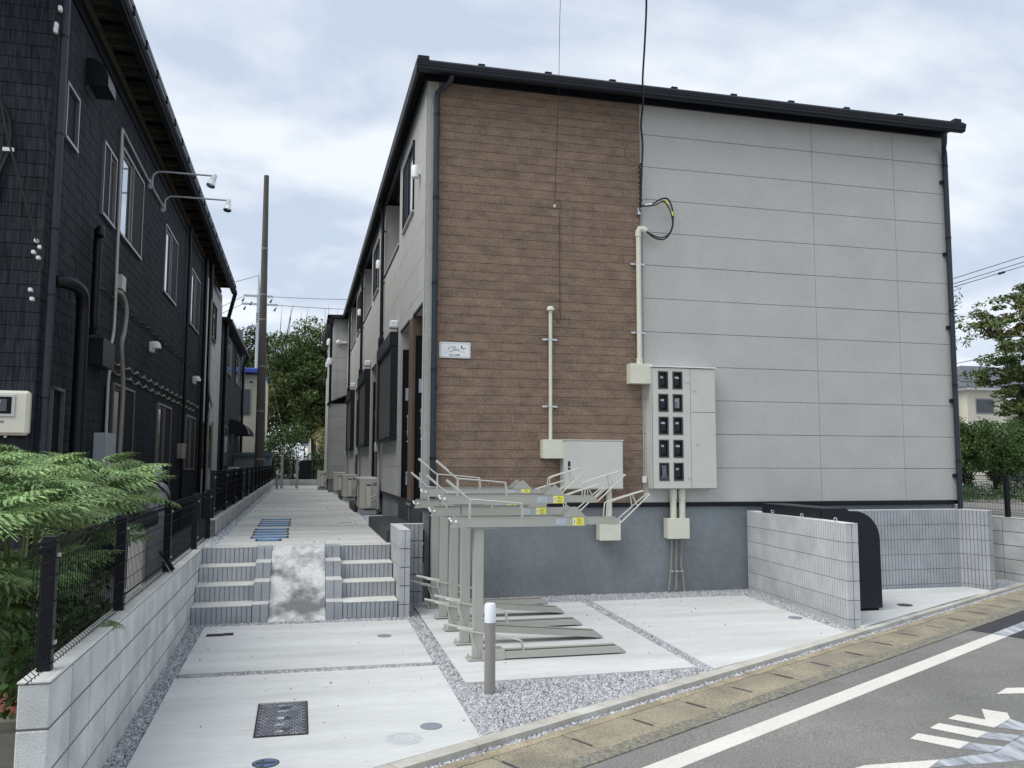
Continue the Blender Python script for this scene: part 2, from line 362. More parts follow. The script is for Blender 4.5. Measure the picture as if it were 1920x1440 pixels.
# new asphalt patches
def snpoly(mb, pts, dz): 
    mb.quad(*[sn(a, b, dz) for a, b in pts])
mb = MB(); pts = [(6.23, .60), (9.5, .60), (9.5, 1.6), (6.2, 1.6)]; snpoly(mb, [(6.23, .60), (7.3, .60), (8.5, .6), (8.5, 1.6), (6.19, 1.6)], -.0435)
structure(mb, 'asphalt_patch', M['asphalt_new'])
mb = MB(); sn_strip(mb, 6.2, 8.5, .826, .977, -.039, 1., .001); structure(mb, 'line_on_patch', M['paint_thin'])
mb = MB(); a0 = 1.2; k = 60; top = []
for i in range(k+1):
    top.append((a0+(5.5-a0)*i/k, 1.942+.006*math.sin(i*2.3)+.004*math.sin(i*5.1)))
for i in range(k): mb.quad(sn(*top[i], -.0425), sn(*top[i+1], -.0425), sn(top[i+1][0], 4.5, -.0425), sn(top[i][0], 4.5, -.0425))
structure(mb, 'asphalt_trench_patch', M['asphalt_new'])
bars = [[(2.29, 1.656), (2.44, 1.643), (2.52, 1.94), (2.34, 1.942)], [(2.61, 1.651), (2.77, 1.647), (2.83, 1.942), (2.65, 1.940)],
        [(2.92, 1.651), (3.07, 1.656), (3.10, 1.834), (3.26, 1.94), (2.96, 1.938)], [(3.10, 1.834), (3.35, 1.72), (3.39, 1.879), (3.26, 1.941)],
        [(3.85, 1.653), (4.1, 1.645), (4.22, 1.733), (4.5, 1.75), (4.5, 1.80), (4.04, 1.789)], [(1.50, 1.66), (1.6, 1.678), (2.05, 1.94), (1.85, 1.952), (1.4, 1.70)]]
mb = MB()
for p in bars: snpoly(mb, p, -.039)
structure(mb, 'white_road_lettering', M['paint'])
mb = MB()
for p in [[(2.97, 1.943), (3.25, 1.943), (3.20, 2.09), (3.05, 2.10)], [(2.66, 1.944), (2.83, 1.944), (2.93, 2.13), (2.75, 2.122)],
          [(2.34, 1.944), (2.51, 1.944), (2.60, 2.12), (2.42, 2.10)], [(1.86, 1.954), (2.05, 1.944), (2.45, 2.12), (3.3, 2.10), (3.3, 2.34), (2.43, 2.285)]]: snpoly(mb, p, -.0385)
structure(mb, 'smeared_road_lettering', M['paint_thin'])
# kerb blocks and gutter blocks (parts of the gutter)
kb = thing('kerb', 'pale grey concrete kerb edging between forecourt and roadside gutter', 'kerb')
for i in range(-5, 24):
    a = -.01+i*.6
    m_ = MB(); sn_strip(m_, a+.003, a+.597, -.108, 0, 0, 1, .12)
    m_.build('kerb_block', M['kerb'], kb)
gb = thing('roadside_gutter', 'weathered beige concrete gutter slabs with short slots between them', 'gutter')
for i in range(-4, 22):
    a = -.01+i*.61
    m_ = MB(); sn_strip(m_, a+.004, a+.604, .124, .472, -.040+random.uniform(-.002, .002), 1, .05)
    m_.build('gutter_slab', M['gutterstone'], gb)
    m_ = MB(); sn_strip(m_, a-.009, a+.009, .215, .385, -.0355, 1, .003); m_.build('slot', M['dark_joint'], gb)

# ------------------------------------------------------------------ concrete slabs
def slab_poly(name, pts, m, th=.06, dz=0):
    t = [(x, y, g(y)+dz) for x, y in pts]; n = len(t)
    lo = [(x, y, z-th) for x, y, z in t]
    m_ = MB().add(t+lo, [tuple(range(n)), tuple(range(2*n-1, n-1, -1))]+[(i, (i+1) % n, n+(i+1) % n, n+i) for i in range(n)])
    return structure(m_, name, m)
slab_poly('concrete_slab', [(-2.37, -1.22), (-.31, -1.26), (-.32, -3.09), (-2.38, -3.06)], M['slab'])
slab_poly('concrete_slab', [(-2.39, -3.19), (-.30, -3.20), (-.31, -5.03), (-.92, -5.35), (-2.0, -5.93), (-2.39, -6.12)], M['slab'])
slab_poly('concrete_slab', [(-.14, -.50), (1.86, -.55), (1.84, -3.72), (-.165, -3.78)], M['slab'])
slab_poly('concrete_slab', [(2.0, -.55), (4.05, -.56), (3.96, -2.82), (1.96, -3.80)], M['slab'])
slab_poly('concrete_slab', [(4.48, -.5), (7.42, -.5), (7.5, -.84), (7.35, -1.0), (4.28, -2.63), (4.30, -2.45)], M['slab'])
for i in range(9):       # path slabs
    y0 = -.04+i*3.02; y1 = min(y0+3.005, 26.8)
    structure(MB().box(-2.39, -.38, y0+.004*i, y1-.004, -.56, -.45+.003*(i % 2)), 'path_slab', M['path'])
    structure(MB().box(-2.39, -.38, y1-.016, y1+.016, -.5, -.4545), 'path_joint', M['dark_joint'])
structure(MB().box(-2.53, .03, 0, 26.9, -1.2, -.50), 'path_gravel_base', M['gravel_base'])
structure(MB().box(-1.756, -1.166, -.12, -.042, -.56, -.4560), 'landing_edge', M['tread'])

# ------------------------------------------------------------------ gravel (stuff)
def stones(name, areas, label, mat_):
    pts = []; sz = []
    for poly, zf, dens, size in areas:
        xs = [p[0] for p in poly]; ys = [p[1] for p in poly]
        x0, x1, y0, y1 = min(xs), max(xs), min(ys), max(ys)
        n = int((x1-x0)*(y1-y0)*dens); P = np.stack([RNG.uniform(x0, x1, n), RNG.uniform(y0, y1, n)], 1)
        ins = np.zeros(n, bool); j = len(poly)-1
        for i in range(len(poly)):
            xi, yi = poly[i]; xj, yj = poly[j]
            c = ((yi > P[:, 1]) != (yj > P[:, 1])) & (P[:, 0] < (xj-xi)*(P[:, 1]-yi)/((yj-yi) or 1e-9)+xi)
            ins ^= c; j = i
        P = P[ins]; z = np.array([zf(y) for y in P[:, 1]])
        pts.append(np.column_stack([P, z+RNG.uniform(-.004, .006, len(P))])); sz.append(RNG.uniform(.6, 1.25, len(P))*size)
    C = np.concatenate(pts); S = np.concatenate(sz); n = len(C)
    base = np.array([(x, y, z) for x in (-1, 1) for y in (-1, 1) for z in (-1, 1)], float)*.5
    V = base[None]*RNG.uniform(.55, 1.1, (n, 1, 3))+RNG.uniform(-.17, .17, (n, 8, 3))
    q = RNG.normal(size=(n, 4)); q /= np.linalg.norm(q, axis=1)[:, None]; w, x, y, z = q.T
    Rm = np.stack([np.stack([1-2*(y*y+z*z), 2*(x*y-z*w), 2*(x*z+y*w)], -1), np.stack([2*(x*y+z*w), 1-2*(x*x+z*z), 2*(y*z-x*w)], -1), np.stack([2*(x*z-y*w), 2*(y*z+x*w), 1-2*(x*x+y*y)], -1)], 1)
    V = np.einsum('nij,nkj->nki', Rm, V)*S[:, None, None]+C[:, None, :]
    F = np.array([(0, 1, 3, 2), (4, 6, 7, 5), (0, 4, 5, 1), (2, 3, 7, 6), (0, 2, 6, 4), (1, 5, 7, 3)])
    F = (F[None]+(np.arange(n)*8)[:, None, None]).reshape(-1, 4)
    o = npmesh(name, V.reshape(-1, 3), F, mat_, kind='stuff'); tag(o, label, 'gravel'); return o
gz = lambda y: g(y)-.022
D1, S1 = 8200, .0165
rect = lambda a, b, c, d: [(a, c), (b, c), (b, d), (a, d)]
K = lambda s, n: (P0[0]+s*T[0]+n*NN[0], P0[1]+s*T[1]+n*NN[1])
near = [(rect(-2.53, -2.385, -6.1, -1.03), gz, D1, S1), (rect(-2.38, -.27, -1.22, -1.035), gz, D1, S1), (rect(-2.38, -.32, -3.19, -3.07), gz, D1, S1),
        (rect(-.31, -.16, -5.0, -.0), gz, D1, S1), ([(-.31, -5.05), (-.165, -4.95), (-.16, -3.7), (-.31, -3.7)], gz, D1, S1),
        ([(-.165, -3.77), (1.84, -3.71), (1.96, -3.80), (2.1, -3.82), (-.165, -5.0)], gz, D1, S1), (rect(1.86, 1.985, -3.78, -.5), gz, D1, S1),
        (rect(-.26, 4.4, -.54, .02), gz, D1, S1), ([(3.97, -2.84), (4.06, -.5), (4.42, -.5), (4.17, -2.6)], gz, D1, S1),
        ([(7.55, -.75), (8.55, -.28), (8.62, .1), (7.5, .1)], gz, D1, S1), ([K(-3, .0), K(12, .0), K(12, .042), K(-3, .042)], lambda y: g(y)-.045, D1, .017)]
stones('gravel', near, 'grey crushed stone gravel filling the strips around the forecourt slabs', M['gravel'])
slabz = lambda y: g(y)+.002
stones('slab_grit', [(rect(-2.3, -.35, -6., -1.3), slabz, 5, .007), (rect(-.1, 1.8, -3.6, -.6), slabz, 5, .007), (rect(2.05, 3.9, -2.8, -.6), slabz, 5, .007), (rect(-2.3, -.4, 0, 12), lambda y: -.447, 5, .010)], 'small dark crumbs of grit scattered on the clean concrete', M['soil'])
pz = lambda y: -.468
far = [(rect(-2.53, -2.40, -.1, 9), pz, 4200, .022), (rect(-.37, .03, -.05, 9), pz, 4200, .022), (rect(-2.53, -2.40, 9, 27), pz, 1500, .034), (rect(-.37, .03, 9, 27), pz, 1500, .034)]
stones('path_gravel', far, 'grey crushed stone gravel along both edges of the passage path', M['gravel'])

# ------------------------------------------------------------------ retaining wall with blocks, and fence on it
rw = thing('retaining_wall', 'long grey concrete block wall below the mesh fence, end block nearest the camera', 'wall', (-2.6, -6.23, -1.3))
MB().box(-2.655, -2.5325, -6.222, 1.38, -1.45, -.479).build('mortar_core', M['mortar'], rw)
bm_ = MB().box(0, .133, .0035, .3965, .003, .197, c=.006).mesh('block', M['grey_block'])
for r in range(4):
    z = -.479-.2*(r+1)
    for i in range(20): inst('block', bm_, rw, (-2.663, -6.23+.4*i, z))
MB().box(-2.667, -2.528, -6.232, 1.39, -.4788, -.466, c=.004).build('coping', M['block_top'], rw)
rw2 = thing('retaining_wall', 'single low course of pale concrete blocks beside the passage path, under the far fence', 'wall', (-2.6, 1.39, -.45))
MB().box(-2.655, -2.532, 1.393, 26.9, -1.2, -.2515).build('mortar_core', M['mortar'], rw2)
pale_b = MB().box(0, .133, .004, .3965, .0, .199, c=.005).mesh('block', M['grey_block'])
for i in range(64): inst('block', pale_b, rw2, (-2.663, 1.39+.4*i, -.45))
MB().box(-2.667, -2.528, 1.388, 26.95, -.2505, -.242, c=.003).build('coping', M['block_top'], rw2)

def mesh_fence(name, label, x, ys, z0, z1, over0=.0, over1=0., fine_to=None):
    f = thing(name, label, 'fence', (x, ys[0], z0), 'black mesh fences')
    for y in ys:
        p = MB().box(x-.03, x+.03, y-.03, y+.03, z0-.12, z1, c=.004).build('post', M['black'], f)
        m_ = MB()
        for zz in (z0+.12, z1-.1): m_.box(x+.030, x+.043, y-.012, y+.012, zz, zz+.018)
        c_ = m_.build('clip', M['zinc'], p)
    segs = ([ys[0]-over0]+ys[:]) if over0 else ys[:]
    H = z1-z0
    def wx(t):   # folded wire profile: offset in x for height fraction
        d = .035
        zz = t*H
        for zc in (.07, H-.07):
            if abs(zz-zc) < .035: return -d*(1-abs(zz-zc)/.035)
        return 0
    zlist = [z0+.02, z0+.035, z0+.07, z0+.105, z0+.3, z1-.105, z1-.07, z1-.035, z1-.01]
    for a, b in zip(segs[:-1], segs[1:]):
        m_ = MB(); n = max(2, int((b-a)/(.05 if (fine_to is None or a < fine_to) else .1)))
        for i in range(1, n):
            y = a+(b-a)*i/n
            pts = [(x+.03+wx((zz-z0)/H), y, zz) for zz in zlist]
            m_.tube(pts, .0021, 3, cap=False)
        for zz in (z0+.035, z0+.07, z0+.105, z0+.2, z0+.32, z0+.44, z1-.105, z1-.07, z1-.035):
            m_.tube([(x+.034+wx((zz-z0)/H), a, zz), (x+.034+wx((zz-z0)/H), b, zz)], .0028, 4)
        m_.tube([(x+.03, a, z1-.01), (x+.03, b, z1-.01)], .006, 5)
        m_.build('wire_mesh', M['black_matt'], f)
    return f
mesh_fence('mesh_fence', 'black folded wire mesh fence with square posts on the near block wall', -2.61, [-6.02, -4.33, -2.27, -.22, 1.2], -.466, .16, over0=.42)
mesh_fence('mesh_fence', 'black wire mesh fence running along the passage on the low far block course', -2.62, [1.75+1.98*i for i in range(13)], -.242, .40, fine_to=6)

# leaning trowel on the wall
tr = thing('hand_float', 'black and silver hand tool leaning against a fence post on the wall top', 'hand tool', (-2.57, -2.45, -.466))
def slant(p, q, w, th, dy=0):
    p, q = Vector(p), Vector(q); d = (q-p).normalized(); n = d.cross(Vector((0, 1, 0))).normalized(); yv = Vector((0, 1, 0)); vs = []
    for e in (p, q):
        for a in (-.5, .5):
            for b in (0, 1): vs.append(tuple(e+n*th*b+n*dy+yv*w*a))
    return MB().add(vs, [(0, 1, 3, 2), (4, 6, 7, 5), (0, 4, 5, 1), (2, 3, 7, 6), (0, 2, 6, 4), (1, 5, 7, 3)])
slant((-2.545, -2.36, -.466), (-2.625, -2.36, -.335), .075, .008, .0).build('blade', M['zinc'], tr)
slant((-2.553, -2.36, -.452), (-2.628, -2.36, -.33), .07, -.028, -.0005).build('pad', M['black_matt'], tr)
MB().tube([(-2.60, -2.38, -.36), (-2.635, -2.39, -.31), (-2.655, -2.39, -.27)], .010, 8).build('handle', M['black'], tr)

# ------------------------------------------------------------------ ribbed decorative block
def rib_mesh(L, H, D, m, w=.05, both=True, name='block', ends=True):
    """block along +x, front face at y=0 facing -y, depth to +y"""
    d = .013; gq = .0042; n = max(1, round(L/w)); w = L/n
    fr = []
    for i in range(n):
        a, b = i*w, (i+1)*w
        fr += [(a+gq, 0), (b-gq, 0)]
        if i < n-1: fr += [(b-gq, d), (b+gq, d)]
    bk = [(x, D-y) for x, y in reversed(fr)] if both else [(L-gq, D), (gq, D)]
    mid = [(L-gq, D*.5-gq), (L-gq-d, D*.5-gq), (L-gq-d, D*.5+gq), (L-gq, D*.5+gq)] if ends else []
    mid0 = [(gq, D*.5+gq), (gq+d, D*.5+gq), (gq+d, D*.5-gq), (gq, D*.5-gq)] if ends else []
    poly = fr+mid+bk+mid0
    return MB().prism(poly, 'z', .003, H-.003).mesh(name, m)
def rib_wall(name, label, ax, ay, ang, length, D, ztop, rows, bl, m, zbot, group=None, coping=True):
    w = thing(name, label, 'wall', (ax, ay, ztop), group); w.rotation_euler = (0, 0, ang)
    WLOC[w.name] = Vector((0, 0, 0))
    me = rib_mesh(bl, .2, D, m); nb = round(length/bl)
    mc = MB().box(.02, length-.02, .02, D-.02, zbot-ztop, -.004).mesh('mortar_core', M['dark_joint'])
    inst('mortar_core', mc, w, (0, 0, 0))
    z = 0
    for r in range(rows):
        z -= .2
        for i in range(nb): inst('block', me, w, (i*bl, 0, z))
    rem = (ztop+z)-zbot
    if rem > .03:
        me2 = rib_mesh(bl, rem, D, m)
        for i in range(nb): inst('block', me2, w, (i*bl, 0, z-rem))
    return w
# ------------------------------------------------------------------ stairs
st = thing('garden_stairs', 'four grey ribbed block steps in two flights either side of a stained mortar ramp', 'stairs', (-1.45, -1.03, -1.15))
Ys = [-1.03, -.72, -.42, -.12]; Zs = [-.98, -.81, -.64, -.457]; zb = [-1.22, -.985, -.815, -.645]
for (x0, x1, cx0, cx1) in ((-2.527, -1.925, -1.925, -1.757), (-.985, -.395, -1.165, -.985)):
    for i in range(4):
        me = rib_mesh((x1-x0), Zs[i]-zb[i]-.012, .10, M['rib'], both=False, name='riser', ends=False)
        inst('riser', me, st, (x0, Ys[i], zb[i]))
        yb = Ys[i+1]+.0 if i < 3 else -.045
        MB().box(x0, x1, Ys[i]-.004, yb-.002, Zs[i]-.0145, Zs[i], c=.003).build('tread', M['tread'], st)
        MB().box(x0, x1, Ys[i]+.1015, Ys[i]+.45, zb[i]-.1, Zs[i]-.0145).build('bedding', M['mortar'], st)
    for i, (yf, zt, zl, dy) in enumerate(((-1.03, -.978, -1.22, .22), (-.82, -.775, -.978, .30), (-.53, -.60, -.775, .34), (-.20, -.457, -.60, .15))):
        me = rib_mesh(cx1-cx0, zt-zl-.002, dy, M['rib'], w=.083, both=False, name='cheek_block', ends=False)
        inst('cheek_block', me, st, (cx0, yf, zl))
        if i < 3: MB().box(cx0+.003, cx1-.003, yf+.004, yf+dy+.06, zt-.004, zt+.003).build('cheek_coping', M['block_top'], st)
m_ = MB()
k = 10
for i in range(k):
    t0, t1 = i/k, (i+1)/k
    za, zb_ = -1.17+t0*.715+.018*math.sin(math.pi*t0), -1.17+t1*.715+.018*math.sin(math.pi*t1); ya, yb = -1.06+t0*.94, -1.06+t1*.94
    m_.quad((-1.757, ya, za), (-1.165, ya, za), (-1.165, yb, zb_), (-1.757, yb, zb_))
m_.quad((-1.757, -1.06, -1.17), (-1.757, -.12, -.455), (-1.757, -.12, -1.2)); m_.quad((-1.165, -1.06, -1.17), (-1.165, -.12, -1.2), (-1.165, -.12, -.455))
m_.build('ramp', M['ramp'], st, smooth=False)
# wing wall: two pieces
wg = thing('wing_wall', 'short L shaped ribbed grey block wall at the right end of the steps', 'wall', (-.33, -1.07, -1.15))
MB().box(-.375, -.285, -1.055, -.06, -1.4, -.232).build('mortar_core', M['dark_joint'], wg)
me = rib_mesh(.12, .197, 1.03, M['rib_pale'], w=.06, both=False, ends=False)
for r in range(5): inst('block', me, wg, (-.39, -1.07, -.425-.2*r))
MB().box(-.389, -.271, -1.069, -.04, -.2285, -.222).build('coping', M['block_top'], wg)
me = rib_mesh(.265, .197, .11, M['rib'], w=.053, both=False, ends=False)
for r in range(5): inst('block', me, wg, (-.268, -.15, -.425-.2*r))
MB().box(-.268, -.003, -.148, -.04, -.2285, -.222).build('coping', M['block_top'], wg)

# ------------------------------------------------------------------ main apartment building
ab = thing('apartment_building', 'new apartment block with brown plank and grey panel street wall under a black eave', 'building', (0, 0, -1.15))
P_ = 5.54; BY = 18.85
MB().box(.03, 7.78, .03, BY, -1.5, -.056).build('foundation', M['found'], ab)
def cells(u0, u1, z0, z1, ujoints, openings, rowh=.455, zbase=0.):
    """grid of panels minus openings -> list of lists of rects"""
    us = [u0]+[u for u in ujoints if u0 < u < u1]+[u1]; res = []
    zs = [z0]; k = 1
    while zbase+rowh*k < z1-.01:
        if zbase+rowh*k > z0+.01: zs.append(zbase+rowh*k)
        k += 1
    zs.append(z1)
    for a, b in zip(us[:-1], us[1:]):
        for c, d in zip(zs[:-1], zs[1:]):
            rects = [(a, b, c, d)]
            for (ou0, ou1, oz0, oz1) in openings:
                nr = []
                for (p, q, r, s) in rects:
                    if ou1 <= p or ou0 >= q or oz1 <= r or oz0 >= s: nr.append((p, q, r, s)); continue
                    if ou0 > p: nr.append((p, ou0, r, s))
                    if ou1 < q: nr.append((ou1, q, r, s))
                    m0, m1 = max(p, ou0), min(q, ou1)
                    if oz0 > r: nr.append((m0, m1, r, oz0))
                    if oz1 < s: nr.append((m0, m1, oz1, s))
                rects = nr
            rects = [t for t in rects if t[1]-t[0] > .01 and t[3]-t[2] > .01]
            if rects: res.append(((a, b, c, d), rects))
    return res
ZT = 5.435
# street wall panels (plane y=0)
MB().box(.02, 7.80, .012, .06, -.05, ZT).build('joint_backing', M['siding_joint'], ab)
for (cell, rects) in cells(2.945, 7.805, .0, ZT, [5.58, 6.94], []):
    for a, b, c, d in rects: MB().box(a+.0025, b-.0025, random.uniform(-.0015, .0015), .03, c+.003, d-.003, c=.003).build('siding_panel', M['siding'], ab)
MB().box(2.922, 2.941, -.004, .03, 0, ZT).build('joint_trim', M['corner_grey'], ab)
MB().box(0.0, .149, -.003, .03, 0, ZT).build('corner_trim', M['corner_grey'], ab)
MB().box(.15, 2.918, .009, .035, -.02, ZT).build('plank_backing', M['plank_joint'], ab)
rowh = .455/4
seams = [[.55, 1.52, 2.45], [.36, 1.0, 1.98, 2.7], [.78, 1.75, 2.25], [.15+.31, 1.25, 2.1]]
for r in range(48):
    z0, z1 = r*rowh, min((r+1)*rowh, ZT)
    if z1-z0 < .02: continue
    sx = [.15]+[round(s+(.0 if (r//4) % 2 == 0 else .22), 3) for s in seams[r % 4]]+[2.918]
    for a, b in zip(sx[:-1], sx[1:]):
        MB().box(a+.001, b-.001, -.002+random.uniform(-.0008, .0008), .02, z0+.0020, z1-.0020, c=.0015).build('plank', M['planks'], ab)
MB().box(-.014, 7.83, -.016, .03, -.052, -.002, c=.003).build('base_flashing', M['black'], ab)
MB().box(-.006, .03, 0.031, BY, -.052, -.002).build('base_flashing', M['black'], ab)
# side wall (plane x=0)
ops = []
for k in range(4):
    o_ = k*P_
    ops += [(1.20+o_, 2.46+o_, 4.07, 5.08), (3.05+o_, 5.52+o_, 4.05, ZT+1), (.165+o_, 1.11+o_, -.1, 2.54), (1.53+o_, 2.62+o_, -.1, 2.54)]
ops_clip = [o for o in ops if o[0] < BY]
for (cell, rects) in cells(.0, BY, .0, ZT, [2.72, 5.6, 8.26, 11.14, 13.8, 16.68], ops_clip):
    for a, b, c, d in rects: MB().box(0, .03, a+.0025, b-.0025, c+.003, d-.003).build('siding_panel', M['siding'], ab)
# solid core behind, carved by alcoves
MB().box(.95, 7.775, .06, BY, -.05, ZT).build('inner_wall', M['siding'], ab)
m_ = MB()
segs1 = []; segs3 = []; c1 = .06; c3 = .06
for k in range(4):
    o_ = k*P_
    for a, b in ((.165, 1.11), (1.53, 2.62)):
        if a+o_ > c1: segs1.append((c1, a+o_))
        c1 = b+o_
    segs3.append((c3, 3.05+o_)); c3 = 5.52+o_
segs1.append((c1, BY)); segs3.append((c3, BY))
for a, b in segs1:
    if a < BY and b > a: m_.box(.012, .949, a, min(b, BY), -.05, 2.54)
m_.box(.012, .949, .06, BY, 2.541, 4.05)
for a, b in segs3:
    if a < BY and b > a: m_.box(.012, .949, a, min(b, BY), 4.051, ZT)
m_.build('inner_wall', M['siding'], ab)
# partitions, doors, windows, shutters for each unit pair
def door(y, label=None):
    d = MB().box(.07, .86, y-.055, y-.012, -.09, 2.22).build('door', M['black'], ab)
    m_ = MB(); m_.box(.035, .07, y-.05, y, -.1, 2.26); m_.box(.86, .9, y-.05, y, -.1, 2.26); m_.box(.07, .86, y-.05, y, 2.22, 2.26); m_.build('frame', M['black_matt'], d)
    m_ = MB()
    for zz in (.35, .98, 1.22): m_.ball((.125, y-.075, zz), .028)
    m_.tube([(.12, y-.09, .9), (.12, y-.10, 1.0), (.12, y-.10, 1.15), (.12, y-.09, 1.25)], .012, 6); m_.build('handle', M['bronze'], d)
    MB().box(.11, .13, y-.0575, y-.0555, .83, .85).build('lock_light', M['opal'], d)
    MB().box(.08, .16, y-.058, y-.0555, 1.47, 1.66).build('notice', M['bluelab'], d)
    MB().box(.10, .17, y-.058, y-.0555, .18, .38).build('notice', M['bluelab'], d)
for k in range(3):
    o_ = k*P_
    m_ = MB().box(-.002, .011, 1.112+o_, 1.528+o_, -.04, 2.538); m_.build('partition_face', M['wood'], ab)
    MB().box(.011, .949, 1.10+o_, 1.112+o_, -.05, 2.539).build('partition_side', M['wood'], ab)
    MB().box(-.012, .0, 1.09+o_, 1.55+o_, -.075, -.035).build('partition_foot', M['bronze'], ab)
    door(1.10+o_); door(2.62+o_)
    m_ = MB()
    for a, b in ((.165, 1.11), (1.53, 2.62)): m_.box(-.006, .02, a+o_, b+o_, 2.525, 2.56)
    m_.build('lintel_trim', M['black'], ab)
    # upper floor window with half screen
    w = MB(); y0, y1, z0, z1 = 1.20+o_, 2.46+o_, 4.07, 5.08
    w.box(-.025, .02, y0, y1, z1-.03, z1+.012); w.box(-.025, .02, y0, y1, z0, z0+.03); w.box(-.025, .02, y0, y0+.03, z0, z1); w.box(-.025, .02, y1-.03, y1, z0, z1); w.box(-.02, .02, 1.80+o_, 1.84+o_, z0, z1)
    w = w.build('window', M['black'], ab)
    MB().box(-.035, .015, y0-.02, y1+.02, z0-.03, z0-.002, c=.004).build('sill', M['pale_trim'], w)
    MB().box(.0, .01, y0+.03, 1.80+o_, z0+.03, z1-.03).build('pane', M['glassb'], w)
    MB().box(-.012, .01, 1.84+o_, y1-.03, z0+.03, z1-.03).build('insect_screen', M['black_matt'], w)
    MB().box(-.012, .0, y0+.03, y0+.05, z0+.03, z1-.03).build('sash', M['silver'], w)
    # balcony alcove
    MB().box(-.02, .03, 3.04+o_, 5.53+o_, 4.03, 4.062, c=.004).build('balcony_coping', M['pale_trim'], ab)
    MB().box(-.012, -.002, 3.045+o_, 5.525+o_, 4.0, 4.03).build('balcony_trim', M['black'], ab)
    # ground floor window with roller shutter box
    y0, y1 = 2.97+o_, 5.40+o_
    s = MB().box(-.135, 0, y0, y1, 2.36, 2.60, c=.012).build('shutter_box', M['garb'], ab)
    fr = MB().box(-.11, 0, y0+.005, y0+.09, .93, 2.36, c=.004).box(-.11, 0, y1-.09, y1-.005, .93, 2.36, c=.004).box(-.12, 0, y0, y1, .87, .93, c=.004)
    fr.build('shutter_frame', M['garb'], ab)
    nsl = 26
    for i in range(nsl):
        za = .935+i*(1.42/nsl); MB().box(-.082, -.060, y0+.09, y1-.09, za+.002, za+1.42/nsl-.005, c=.006).build('shutter_slat', M['shutter'], ab)
    # wall lamp, hoods
    MB().box(-.13, 0, y0+.0, y0+.20, 2.66, 2.785, c=.02).build('wall_lamp', M['opal'], ab)
    m_ = MB().lathe([(.001, 4.50), (.04, 4.495), (.055, 4.47), (.055, 4.33), (.05, 4.33)], -.065, .59+o_, 16); m_.box(-.06, 0, .55+o_, .63+o_, 4.37, 4.45); m_.build('vent_hood', M['white'], ab, smooth=True)
    # downpipe with dark joint box, grey duct with elbow
    yy = 5.50+o_
    m_ = MB(); m_.tube([(-.17, yy-.35, 5.40), (-.14, yy-.2, 5.33), (-.05, yy, 5.26), (-.045, yy, 2.2)], .033, 10)
    for zz in (4.9, 3.9, 2.95): m_.box(-.05, 0, yy-.04, yy+.04, zz, zz+.02)
    m_.box(-.10, -.0, yy-.07, yy+.06, 2.62, 2.86, c=.01)
    m_.build('downpipe', M['gutter'], ab, smooth=True)
    m_ = MB(); m_.tube([(-.05, yy, 2.22), (-.05, yy, -.35)], .028, 8); m_.ball((-.05, yy, 2.22), .038); m_.tube([(-.06, yy-.02, .92), (-.10, yy-.05, .86), (-.10, yy-.05, .72)], .045, 8); m_.build('duct', M['upole'], ab, smooth=True)
# porch steps
ps = MB().box(-.43, .03, -.03, 2.78, -.7, -.302, c=.008).build('porch_step', M['porch'], ab)
MB().box(.0, .94, .17, 1.30, -.3, -.102, c=.006).build('porch_floor', M['porch'], ab)
MB().box(.0, .94, 1.31, 2.61, -.3, -.102, c=.006).build('porch_floor', M['porch'], ab)
MB().box(-.004, .03, 1.295, 1.325, -.3, -.1).build('porch_joint', M['found'], ab)
for k in (1, 2):
    MB().box(-.42, .03, .95+k*P_, 2.75+k*P_, -.7, -.30, c=.008).build('porch_step', M['porch'], ab)
# fascia, soffit, gutter, roof
ZF = 5.42
m_ = MB().box(-.03, 7.84, -.032, .03, ZF, 5.50).build('fascia', M['gutter'], ab)
MB().box(-.03, .03, .031, BY, ZF, 5.50).build('fascia', M['gutter'], ab)
MB().box(-.15, 7.9, -.30, .2, 5.5005, 5.515).build('soffit', M['black_matt'], ab)
MB().box(-.15, .2, .2005, BY, 5.5005, 5.515).build('soffit', M['black_matt'], ab)
gp = [(-.245, 5.515), (-.25, 5.42), (-.27, 5.405), (-.335, 5.405), (-.352, 5.425), (-.352, 5.455), (-.362, 5.462), (-.362, 5.485), (-.368, 5.49), (-.368, 5.515)]
MB().prism(gp, 'x', -.19, 7.93).build('gutter', M['gutter'], ab)
MB().prism([(x*.5-.01, z) for x, z in gp], 'y', -.30, BY).build('gutter', M['gutter'], ab)
m_ = MB(); m_.add([(-.17, -.335, 5.52), (7.93, -.335, 5.52), (7.93, BY, 5.52), (-.17, BY, 5.52), (-.17, -.335, 5.545), (7.93, -.335, 5.545), (7.93, BY, 5.545), (-.17, BY, 5.545), (3.88, 3.7, 6.55), (3.88, BY, 6.55)],
      [(0, 1, 2, 3), (0, 4, 5, 1), (1, 5, 6, 2), (3, 7, 4, 0), (4, 8, 5), (5, 8, 9, 6), (7, 9, 8, 4), (2, 6, 9, 7, 3)])
m_.build('roof', M['rooftile'], ab)
for i in range(8): MB().box(.60+.885*i, .69+.885*i, -.335, -.24, 5.545, 5.575, c=.004).build('snow_guard', M['black'], ab)
for x0, x1 in ((-.175, -.03), (7.74, 7.86)):
    MB().box(x0, x1, -.36, -.15, 5.52, 5.585, c=.006).build('corner_cap', M['gutter'], ab)
